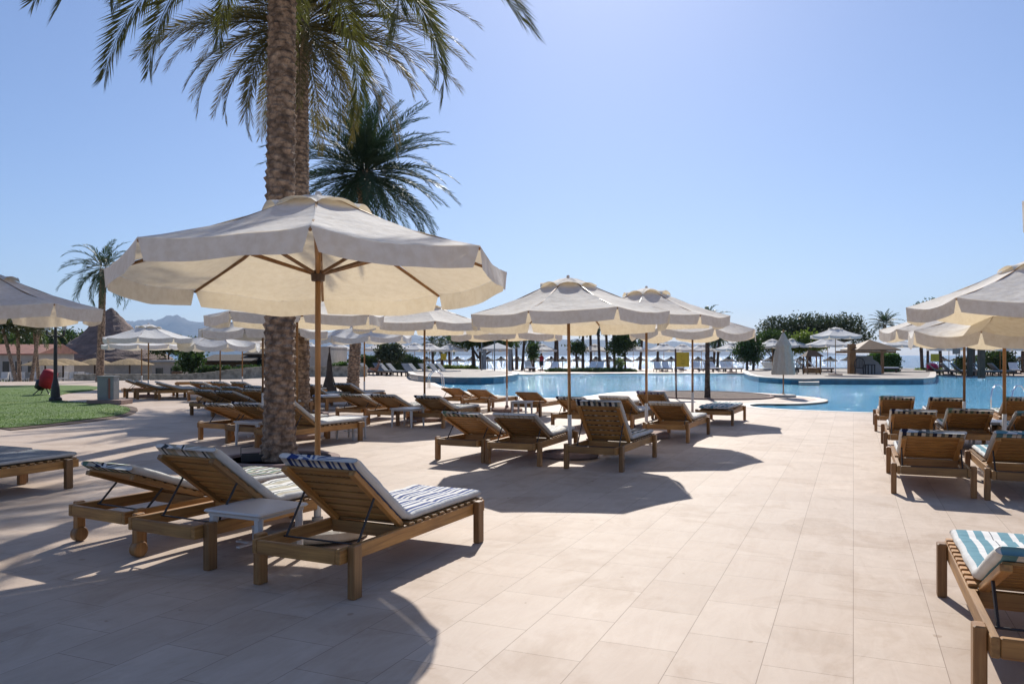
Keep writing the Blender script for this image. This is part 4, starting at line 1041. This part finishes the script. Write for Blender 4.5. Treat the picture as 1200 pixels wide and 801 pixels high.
p = G(800, 467); yellow_board(p.x, p.y, .03, .44, .50, 1.07, 1.6, "yellow notice board on a slanted dark post in the soil bed", side=1)
p = GG(1095.5, 58); yellow_board(p.x, p.y, 0, .62, .55, 1.05, 1.6, "yellow notice board near the pink flowers, far right", side=-1)
p = GG(520, 68); yellow_board(p.x, p.y, 0, .45, .55, 1.1, 1.6, "small mustard notice board under the far white parasols on the left", side=1)
# pool ladders
def ladder(x, y, rz, label):
    t = empty("pool_ladder", (x, y, 0), R(rz)); tag(t, label, "pool ladder")
    for sx in (-1, 1):
        f = MB(); pts = [(sx * .25, -.45, 0), (sx * .25, -.45, .42), (sx * .25, -.40, .62), (sx * .25, -.25, .74), (sx * .25, -.05, .74), (sx * .25, .12, .62), (sx * .25, .2, .4), (sx * .25, .22, 0), (sx * .25, .22, -.9)]
        f.tube(pts, .02, 8); f.build("handrail", MAT['chrome'], t, smooth=True)
    for k in range(3):
        f = MB(); f.box((0, .22, -.2 - .25 * k), (.5, .09, .03)); f.build("rung", MAT['chrome'], t)
p = G(1185, 486); ladder(p.x, p.y, -60, "chrome pool ladder behind the right loungers")
p = G(514, 454); ladder(p.x, p.y, -75, "chrome pool ladder at the left end of the pool")
# island things
def wall_block():
    p = GG(1011, 54, .26); t = empty("slide_wall", p); tag(t, "pale grey block wall sloping down to the right on the island", "wall")
    f = MB(); f.box((0, 0, .6), (1.15, .5, 1.2), ch=.01); b = f.build("block", MAT['greyplaster'], t)
    g = MB(); g.v = [(.575, -.25, 0), (1.15, -.25, 0), (1.15, -.25, .45), (.95, -.25, .75), (.575, -.25, .98), (.575, .25, 0), (1.15, .25, 0), (1.15, .25, .45), (.95, .25, .75), (.575, .25, .98)]
    g.f = [(0, 1, 2, 3, 4), (9, 8, 7, 6, 5), (1, 6, 7, 2), (2, 7, 8, 3), (3, 8, 9, 4)]; g.mi = [0] * 5; g.build("sloping_end", MAT['greyplaster'], t)
wall_block()
p = GG(998, 53, .26); t = empty("pergola", p); tag(t, "brown timber pergola with gable roof and one thick brown pillar on the island", "pergola")
f = MB(); f.box((0, 0, 1.0), (.42, .42, 2.0), ch=.02); f.build("pillar", MAT['woodz'], t)
f = MB(); f.box((2.6, 1.2, .9), (.16, .16, 1.8)); f.build("post", MAT['woodz'], t)
f = MB()
apx = (1.25, 0, 2.25)
f.v = [(-.1, -1.1, 1.62), (2.75, -1.1, 1.62), (2.75, 1.6, 1.62), (-.1, 1.6, 1.62), (1.3, .2, 2.28), (-.1, -1.1, 1.55), (2.75, -1.1, 1.55), (2.75, 1.6, 1.55), (-.1, 1.6, 1.55)]
f.f = [(0, 1, 4), (1, 2, 4), (2, 3, 4), (3, 0, 4), (5, 6, 1, 0), (6, 7, 2, 1), (7, 8, 3, 2), (8, 5, 0, 3), (8, 7, 6, 5)]; f.mi = [0] * 9; f.build("roof", MAT['huttimber'], t)
f = MB(); f.box((1.0, -.9, 1.46), (3.0, .12, .14)); f.box((1.0, 1.3, 1.46), (3.0, .12, .14)); f.build("beams", MAT['woodz'], t)
p = GG(951.5, 52.5, .26); t = empty("wooden_kiosk", p); tag(t, "little wooden kiosk with hipped roof left of the white parasol on the island", "kiosk")
for sx in (-1, 1):
    for sy in (-1, 1):
        f = MB(); f.box((sx * .42, sy * .35, .6), (.07, .07, 1.2)); f.build("post", MAT['woodz'], t)
f = MB(); f.v = [(-.6, -.55, 1.15), (.6, -.55, 1.15), (.6, .55, 1.15), (-.6, .55, 1.15), (-.25, 0, 1.55), (.25, 0, 1.55)]; f.f = [(0, 1, 5, 4), (1, 2, 5), (2, 3, 4, 5), (3, 0, 4), (3, 2, 1, 0)]; f.mi = [0] * 5; f.build("roof", MAT['huttimber'], t)
f = MB(); f.box((0, 0, .38), (.9, .75, .06)); f.box((0, 0, .2), (.8, .65, .3)); f.build("counter", MAT['woodz'], t)
def dark_chair(px, d, z0, rz, label, high=False):
    p = GG(px, d, z0); t = empty("garden_chair", p, R(rz)); tag(t, label, "chair")
    f = MB(); f.box((0, 0, .42), (.5, .5, .05), ch=.01); f.build("seat", MAT['black'], t)
    f = MB()
    pts = [(-.25, .24, .42), (-.29, .27, .8), (-.2, .3, 1.0), (0, .31, 1.07), (.2, .3, 1.0), (.29, .27, .8), (.25, .24, .42)]
    f.tube(pts, .03, 6)
    for k in range(-2, 3): f.tube([(k * .09, .25, .43), (k * .09, .3, 1.02 - abs(k) * .03)], .013, 4)
    f.build("backrest", MAT['black'], t)
    for sx in (-1, 1):
        f = MB(); f.tube([(sx * .27, .24, .66), (sx * .28, -.1, .66), (sx * .27, -.24, .6), (sx * .26, -.24, .42)], .025, 6); f.build("armrest", MAT['black'], t)
        for sy in (-1, 1):
            f = MB(); f.tube([(sx * .23, sy * .23, .42), (sx * .26, sy * .26, 0)], .025, 6); f.build("leg", MAT['black'], t)
dark_chair(934, 51.5, .26, 200, "round backed black chair between the closed parasol and the kiosk")
def dark_table(px, d, z0, label):
    p = GG(px, d, z0); t = empty("garden_table", p); tag(t, label, "table")
    f = MB(); f.box((0, 0, .62), (.5, .5, .05), ch=.01); f.build("table_top", MAT['black'], t)
    for sx in (-1, 1):
        for sy in (-1, 1):
            f = MB(); f.box((sx * .21, sy * .21, .3), (.06, .06, .6)); f.build("leg", MAT['black'], t)
dark_table(1019.5, 52, .26, "small black table in front of the grey block wall")
dark_chair(1007, 52, .26, 160, "low black chair in front of the grey block wall")
def planter(px, d, z0, label, col='pink', r=.4):
    p = GG(px, d, z0); t = empty("flower_pot", p); tag(t, label, "flower pot"); rs = random.Random(int(px))
    f = MB(); f.lathe([(.2, 0), (.32, .1), (.38, .4), (.36, .45)], n=12); f.build("pot", MAT['darkwood'], t)
    f = MB(); crown_clumps(f, (0, 0, .62), (r, r, .22), 160, .06, rs, seed=3); f.build("flowers", MAT[col], t)
planter(1093, 61, 0, "pot of bright pink flowers at the right end of the island")
planter(207, 58, -.1, "small brown pot with dark plant on the stone wall", 'foliage', .18)
def bin_(px, py, label):
    p = GS(px, py); t = empty("litter_bin", p); tag(t, label, "litter bin")
    f = MB(); f.lathe([(.22, 0), (.26, .1), (.27, .75), (.24, .78)], n=12); f.build("body", MAT['darkwood'], t)
    f = MB(); f.lathe([(.28, .80), (.28, .86), (.12, .95), (0, .95)], n=12); f.build("lid", MAT['plastic'], t)
bin_(189, 444.5, "brown litter bin with pale lid by the low stone wall")
# brown posts by the sea on the right, and grey info panel
for i, (px, d, w) in enumerate(((1136.5, 55, .28), (1150, 52, .34), (1140.5, 60, .2))):
    p = GG(px, d, 0); f = MB(); f.box((0, 0, 1.3), (w, w, 2.6), ch=.02); o = f.build("timber_post", MAT['darkwood']); o.location = p
    tag(o, ["reddish brown timber post left of the thick one, by the sea", "thickest brown timber post by the sea behind the right loungers", "thin dark timber post between the two brown ones"][i], "post")
p = GG(1120.5, 52, 0); t = empty("info_sign", p); tag(t, "pale grey square sign on a thin pole, above the far right loungers", "sign")
f = MB(); f.tube([(0, 0, 0), (0, 0, 2.0)], .025, 6); f.build("pole", MAT['iron'], t); f = MB(); f.box((0, -.03, 1.75), (.5, .03, .36), ch=.005); f.build("panel", MAT['boxbrick'], t)
# beach cabins / pavilion posts left of centre
def gazebo(px, d, label):
    p = GG(px, d, 0); t = empty("beach_gazebo", p); tag(t, label, "gazebo")
    for sx in (-1, 1):
        for sy in (-1, 1):
            f = MB(); f.tube([(sx * 1.1, sy * 1.1, 0), (sx * 1.1, sy * 1.1, 2.1)], .05, 6); f.build("post", MAT['cabinet'], t)
    f = MB(); f.v = [(-1.4, -1.4, 2.05), (1.4, -1.4, 2.05), (1.4, 1.4, 2.05), (-1.4, 1.4, 2.05), (0, 0, 2.6)]; f.f = [(0, 1, 4), (1, 2, 4), (2, 3, 4), (3, 0, 4), (3, 2, 1, 0)]; f.mi = [0] * 5; f.build("roof", MAT['canvas_far'], t)
    for sx in (-1, 1):
        f = MB(); f.lathe([(.09, .9), (.13, .5), (.17, 0.1)][::-1], c=(sx * 1.1, -1.1, 0), n=8); f.box((sx * 1.1, -1.1, 1.1), (.3, .12, 2.0)); f.build("tied_curtain", MAT['greycush'], t)
gazebo(583, 70, "white roofed gazebo with grey tied curtains, left across the pool")
for i, (px, d, h) in enumerate(((564.5, 62, 2.6), (579.5, 60, 2.55))):
    p = GG(px, d, 0); t = empty("lamp_post", p); tag(t, ["slim grey lamp post left of the far gazebo", "slim grey lamp post in front of the far gazebo"][i], "lamp post")
    f = MB(); f.tube([(0, 0, 0), (0, 0, h)], [.06, .04], 8); f.build("post", MAT['cabinet'], t); f = MB(); f.lathe([(.05, h), (.22, h + .05), (.18, h + .12), (0, h + .16)], n=10); f.build("lamp_head", MAT['cabinet'], t)
# ---------------------------------------------------------------- left background: roofs, huts, wall
def building(px0, px1, d, h, label, wallm, roofm, kind='flat', depth=6, roof_h=.8, windows=0, name="building", wz=None, over=.3):
    x0, x1 = (px0 - 600) / FPX * d, (px1 - 600) / FPX * d; xc = (x0 + x1) / 2; w = abs(x1 - x0); z = terrain(xc, d) if d > 60 else gz(xc, d)
    t = empty(name, (xc, d, z - .05)); tag(t, label, "building")
    f = MB(); f.box((0, depth / 2, h / 2), (w, depth, h)); f.build("wall", MAT[wallm], t)
    f = MB()
    if kind == 'flat': f.box((0, depth / 2, h + .08), (w + over * 2, depth + over * 2, .16), ch=.02)
    elif kind == 'lean':
        f.v = [(-w / 2 - over, -over, h), (w / 2 + over, -over, h), (w / 2 + over, depth * .6, h + roof_h), (-w / 2 - over, depth * .6, h + roof_h), (-w / 2 - over, depth + over, h), (w / 2 + over, depth + over, h), (-w / 2 - over, -over, h - .12), (w / 2 + over, -over, h - .12)]
        f.f = [(0, 1, 2, 3), (3, 2, 5, 4), (6, 7, 1, 0), (0, 3, 4), (1, 5, 2)]; f.mi = [0] * 5
    f.build("roof", MAT[roofm], t)
    for k in range(windows):
        wx = -w / 2 + w * (k + .5) / windows; ww = min(1.1, w / windows * .5)
        g = MB(); g.box((wx, -.012, h * .5), (ww, .03, h * .5)); fr = g.build("window", MAT['glass'], t)
        g = MB(); g.box((wx, -.03, h * .76), (ww + .14, .06, .07)); g.box((wx, -.03, h * .24), (ww + .14, .08, .07)); g.build("window_frame", MAT['plaster'], fr)
    return t
building(-60, 44, 72, 2.75, "long low building with terracotta roof at the far left behind the palms", 'plaster', 'terracotta', 'lean', windows=7, roof_h=.9)
building(45, 107, 84, 3.2, "pale grey flat roofed building right of the terracotta roof", 'greyplaster', 'greyplaster', 'flat', windows=0, over=.05)
building(178, 213, 70, 1.95, "cream low house with dark doorway behind the white parasols on the left", 'plaster', 'greyplaster', 'flat', windows=2)
building(290, 345, 66, 1.7, "brown hut with sloping roof behind the thick palm trunk", 'darkwood', 'darkthatch', 'lean', windows=2, roof_h=.6)
building(236, 292, 64, 1.55, "low dark timber hut between the cream house and the thick palm", 'huttimber', 'darkthatch', 'lean', windows=3, roof_h=.5)
building(363, 388, 62, 2.1, "small cream block between the palm trunks and the stone wall", 'plaster', 'plaster', 'flat', over=.02)
# great brown thatched cone
p = GG(130, 88); t = empty("thatched_hall", (p.x, p.y, -1.2)); tag(t, "huge brown conical thatched roof rising behind the left palm", "thatched hall")
f = MB(); n = 44; prof = [(6.6, 2.0), (6.3, 2.35), (4.6, 3.6), (2.9, 5.0), (1.4, 6.6), (.5, 7.55), (.1, 7.9)]
pr = []
for i in range(len(prof) - 1):
    for k in range(6):
        a, b = prof[i], prof[i + 1]; s = k / 6; pr.append((a[0] * (1 - s) + b[0] * s, a[1] * (1 - s) + b[1] * s))
pr.append(prof[-1])
for i, (r, z) in enumerate(pr):
    for k in range(n):
        a = 2 * math.pi * k / n; w = 1 + .035 * noise.noise(Vector((k * .9, i * .25, 3))) ; f.v.append((r * w * math.cos(a), r * w * math.sin(a), z + .12 * noise.noise(Vector((k * .4, i * .8, 9)))))
for i in range(len(pr) - 1):
    for k in range(n):
        k2 = (k + 1) % n; f.f.append((i * n + k, i * n + k2, (i + 1) * n + k2, (i + 1) * n + k)); f.mi.append(0)
f.build("thatch_roof", MAT['thatch'], t)
f = MB(); f.lathe([(5.6, 0), (5.6, 2.2)], n=24); f.build("wall", MAT['plaster'], t)
# straw shades
for i, (px, d, w, lab) in enumerate(((53, 62, 1.7, "orange straw shade left of the lamp post"), (74, 64, 2.0, "straw shade right of the lamp post"), (111, 66, 1.6, "pale straw shade beside the far palm trunk"), (152, 66, 1.9, "straw shade roof under the flat white parasol"))):
    p = GG(px, d); t = empty("straw_shade", p); tag(t, lab, "straw shade", "straw shades by the far terrace")
    f = MB(); z = 1.5 - gz(p.x, p.y) * 0; zt = 1.5 - p.z - .25
    f.lathe([(w, zt - .55), (w * .95, zt - .5), (w * .4, zt - .15), (.05, zt)], n=14); f.build("roof", MAT['strawthatch'], t)
    f = MB(); f.tube([(0, 0, 0), (0, 0, zt - .2)], .07, 6); f.build("post", MAT['darkwood'], t)
# low stone wall behind the left loungers
def stone_wall(px0, px1, d, h, th, label):
    n = 60; mb = MB()
    P = [GG(px0 + (px1 - px0) * k / n, d) for k in range(n + 1)]
    for k in range(n):
        a, b = P[k], P[k + 1]; jz = .04 * noise.noise(Vector((k * .7, 0, 0)))
        mb.box(((a.x + b.x) / 2, d, (a.z + b.z) / 2 + h / 2 - .1 + jz), (abs(b.x - a.x) + .002 * (k % 2), th + .01 * (k % 3), h + .2))
    o = mb.build("stone_wall", MAT['stonewall']); tag(o, label, "wall")
stone_wall(88, 430, 56, .72, .4, "low rubble stone wall running behind the left loungers")
# chairs: white plastic in rows on the far left terrace
def white_chair():
    t = empty("plastic_chair", (0, 0, 0)); tag(t, "x", "chair", "white plastic chairs on the far terrace")
    f = MB(); f.box((0, 0, .42), (.48, .46, .05)); f.build("seat", MAT['plastic'], t)
    f = MB(); f.box((0, .23, .68), (.46, .04, .46), rx=R(-8)); f.build("backrest", MAT['plastic'], t)
    f = MB(); [f.box((sx * .21, sy * .2, .21), (.05, .05, .42)) for sx in (-1, 1) for sy in (-1, 1)]; f.build("legs", MAT['plastic'], t)
    return t
pc = white_chair(); rc = random.Random(5); cps = sorted([(rc.uniform(2, 104), rc.uniform(57, 66)) for _ in range(30)])
for i, (px, d) in enumerate(cps):
    o = pc if i == 0 else copy_tree(pc); o.location = GG(px, d); o.rotation_euler.z = rc.random() * 6.28
    o["label"] = "white plastic chair, %s from the left on the far left terrace" % ORD[i]
# leaning dark palm trunks in front of the terracotta building
for i, (px, lx, d) in enumerate(((20, -1.0, 56), (23, -.15, 57), (36, .6, 56), (46, -.35, 58))):
    p = GG(px, d); palm(p.x, p.y, 3.9, .12, .11, 30, 2.0, "leaning palm, %s from the left, before the terracotta building" % ORD[i], 70 + i, lean=(lx, 0), nl=22, leaf='foliage' if i % 2 else 'palmleaf', els=(80, -15), lw=.05, bendr=(50, 90), hi=False, group="leaning palms by the far left building", wid=.24, rach=.03)
for i, (px, d, w) in enumerate(((-20, 92, 7), (30, 96, 6), (75, 92, 5.5), (108, 98, 3))):
    TR(px, d, 6, [(0, 0, 4.3, w * .5, 2, 1.3), (-w * .3, 0, 3.4, w * .4, 2, 1.2), (w * .3, 0, 3.3, w * .4, 2, 1.2)], "dark leafy tree behind the far left buildings, %s from the left" % ORD[i], 'foliage', seed=30 + i, n=1500, leaf=.2, group="trees behind the far left buildings", z0=-1.2)
for i, (px, d, s, lab) in enumerate(((198, 84, 1.0, "dark small tree top showing above the bright white parasol"), (217, 88, .9, "thin tree top before the blue mountains"), (237, 86, 1.0, "dark tree top left of the shaded cream parasol"), (226, 62, .45, "green shrub tree right of the cream low house"))):
    TR(px, d, 4.6, [(0, 0, 3.6 - (1.4 if i == 3 else 0), 1.6 * s, 1.2, .75), (-.9 * s, 0, 3.0 - (1.4 if i == 3 else 0), 1.1 * s, 1, .6)], lab, 'foliage', seed=50 + i, n=500, leaf=.16, z0=-.9)
hedge(170, 300, 60, .55, "low brownish hedge at the foot of the cream house on the left", 'foliage', z0=-.5, n=1600, seed=9)
hedge(232, 335, 61, .95, "dark leafy hedge in front of the low timber hut on the left", 'foliage', z0=-.15, n=1800, seed=12)
hedge(-40, 55, 60, .5, "low dark hedge in front of the terracotta building", 'foliage', z0=-.9, n=1200, seed=10)
# red and black inflatable ring chair on stand on the lawn
p = G(52, 462, .035); t = empty("folded_ride_toy", (p.x, p.y, .035)); tag(t, "red and black round backed garden toy standing on the lawn by the lamp post", "garden toy")
f = MB()
f.tube([(.02, 0, .22), (.06, 0, .30), (.16, 0, .62), (.24, 0, .86), (.26, 0, .92)], [.05, .26, .30, .25, .1], 14); f.build("red_drum", MAT['red'], t, smooth=True)
f = MB(); f.tube([(-.22, -.02, .18), (-.18, -.02, .22), (-.10, -.02, .5), (-.06, -.02, .58)], [.05, .17, .17, .05], 12); f.build("black_bag", MAT['black'], t, smooth=True)
f = MB(); [f.tube([(0, 0, .35), (sx, sy, 0)], .02, 5) for sx, sy in ((-.3, -.2), (.3, -.2), (-.28, .25), (.28, .25))]; f.build("stand_legs", MAT['iron'], t)
# folded parasol / low dark things behind second palm
p = G(386, 462); t = empty("folded_parasol", (p.x, p.y, 0)); tag(t, "dark brown folded parasol leaning behind the second palm trunk", "parasol")
f = MB(); f.lathe([(.32, 0), (.26, .3), (.13, .75), (.08, 1.3), (.03, 1.6)], n=10); f.build("folded_canopy", MAT['darkthatch'], t); f = MB(); f.tube([(0, 0, 0), (0, 0, 1.8)], .025, 6); f.build("pole", MAT['darkwood'], t)
# short thick palm stump trunk
palm(-6.45, 31.2, .1, .1, .1, 0, 1, "x", 1) if False else None
# litter things by the palm foot: hose reel / black crate
p = G(296, 541); t = empty("black_crate", (p.x, p.y, 0), R(20)); t.scale = (.62, .62, .62); tag(t, "small black crate lying by the foot of the thick palm", "crate")
f = MB(); f.box((0, 0, .02), (.5, .32, .03)); f.box((0, .15, .1), (.5, .02, .16)); f.box((0, -.15, .1), (.5, .02, .16)); f.box((.24, 0, .1), (.02, .28, .16)); f.box((-.24, 0, .1), (.02, .28, .16)); f.build("tray", MAT['black'], t)
f = MB(); f.tube([(-.25, .0, .16), (-.25, 0, .34), (.0, 0, .36)], .012, 5); f.build("handle", MAT['black'], t)

# ================================================================== PEOPLE
def person(px, d, label, h=1.7, walk=.5, rz=0, shirt='black', legs='black', z0=None, sit=False):
    p = GG(px, d, z0); k = h / 1.7
    me = bpy.data.meshes.new("person"); 
    if not sit:
        J = {'pel': (0, 0, .95), 'wai': (0, 0, 1.1), 'che': (0, .01, 1.32), 'nec': (0, .01, 1.45), 'hea': (0, -.01, 1.55), 'top': (0, 0, 1.68),
             'hl': (-.09, 0, .9), 'kl': (-.1, -.12 * walk, .5), 'al': (-.1, .12 * walk, .09), 'tl': (-.1, -.04 + .05 * walk, .03),
             'hr': (.09, 0, .9), 'kr': (.1, .08 * walk, .5), 'ar': (.1, -.22 * walk, .08), 'tr': (.1, -.42 * walk, .03),
             'sl': (-.17, 0, 1.4), 'el': (-.24, .08, 1.15), 'wl': (-.25, -.05, .92), 'fl': (-.25, -.09, .84), 'sr': (.17, 0, 1.4), 'er': (.24, .06, 1.15), 'wr': (.25, -.12, .93), 'fr': (.25, -.16, .85)}
    else:
        J = {'pel': (0, 0, .42), 'wai': (0, .08, .58), 'che': (0, .16, .78), 'nec': (0, .2, .9), 'hea': (0, .19, 1.0), 'top': (0, .2, 1.12),
             'hl': (-.09, -.02, .42), 'kl': (-.12, -.42, .50), 'al': (-.12, -.8, .36), 'tl': (-.12, -.84, .44), 'hr': (.09, -.02, .42), 'kr': (.12, -.40, .58), 'ar': (.12, -.72, .36), 'tr': (.12, -.82, .4),
             'sl': (-.17, .17, .86), 'el': (-.24, .08, .64), 'wl': (-.2, -.15, .55), 'fl': (-.19, -.22, .54), 'sr': (.17, .17, .86), 'er': (.24, .1, .62), 'wr': (.2, -.12, .5), 'fr': (.19, -.2, .5)}
    RD = {'pel': .14, 'wai': .12, 'che': .14, 'nec': .055, 'hea': .09, 'top': .07, 'hl': .10, 'kl': .06, 'al': .04, 'tl': .035, 'hr': .1, 'kr': .06, 'ar': .04, 'tr': .035, 'sl': .06, 'el': .042, 'wl': .03, 'fl': .028, 'sr': .06, 'er': .042, 'wr': .03, 'fr': .028}
    ks = list(J); E = [('pel', 'wai'), ('wai', 'che'), ('che', 'nec'), ('nec', 'hea'), ('hea', 'top'), ('pel', 'hl'), ('hl', 'kl'), ('kl', 'al'), ('al', 'tl'), ('pel', 'hr'), ('hr', 'kr'), ('kr', 'ar'), ('ar', 'tr'), ('che', 'sl'), ('sl', 'el'), ('el', 'wl'), ('wl', 'fl'), ('che', 'sr'), ('sr', 'er'), ('er', 'wr'), ('wr', 'fr')]
    me.from_pydata([tuple(c * k for c in J[q]) for q in ks], [(ks.index(a), ks.index(b)) for a, b in E], [])
    o = bpy.data.objects.new("person", me); C.objects.link(o); o.location = p; o.rotation_euler.z = R(rz)
    md = o.modifiers.new("skin", 'SKIN'); 
    for i, q in enumerate(ks):
        sv = me.skin_vertices[0].data[i] if me.skin_vertices else None
        if sv: sv.radius = (RD[q] * k, RD[q] * k * (.8 if q in ('che', 'wai', 'pel') else 1)); sv.use_root = (q == 'pel')
    o.modifiers.new("sub", 'SUBSURF').levels = 1; o.modifiers[-1].render_levels = 1
    me.materials.append(MAT['skin'])
    tag(o, label, "person")
    if not sit:
        f = MB(); f.lathe([(.17 * k, .92 * k), (.165 * k, 1.1 * k), (.185 * k, 1.32 * k), (.12 * k, 1.45 * k), (.06 * k, 1.47 * k)], n=12); f.build("shirt", MAT[shirt], o)
        f = MB(); f.lathe([(.19 * k, .55 * k), (.19 * k, .8 * k), (.17 * k, .97 * k)], n=12); f.build("shorts", MAT[legs], o)
        f = MB(); f.lathe([(.09 * k, 1.56 * k), (.105 * k, 1.62 * k), (.08 * k, 1.70 * k), (0, 1.73 * k)], c=(0, .01, 0), n=10); f.build("hair", MAT['black'], o)
    else:
        f = MB(); f.lathe([(.09, .98), (.11, 1.06), (.08, 1.15), (0, 1.17)], c=(0, .22, 0), n=10); f.build("hair", MAT['darkwood'], o)
    return o
def upskin(o):
    pass
person(71.8, 78, "person in black clothes walking along the far left path", 1.7, 1, 170, 'black', 'black')
person(81.0, 80, "person in blue top and dark skirt walking right of the one in black", 1.66, .6, 160, 'towelblue', 'black')
p_ = GG(441, 58, 0); person(441, 58.2, "person sitting on a grey lounger left of the pool, skin bare", 1.7, 0, -70, sit=True, z0=0)
p_ = GG(635, 72.6, 0); person(634.5, 72.6, "person in dark clothes standing under the far white parasol across the pool", 1.7, .3, 20, 'red', 'black', z0=0)
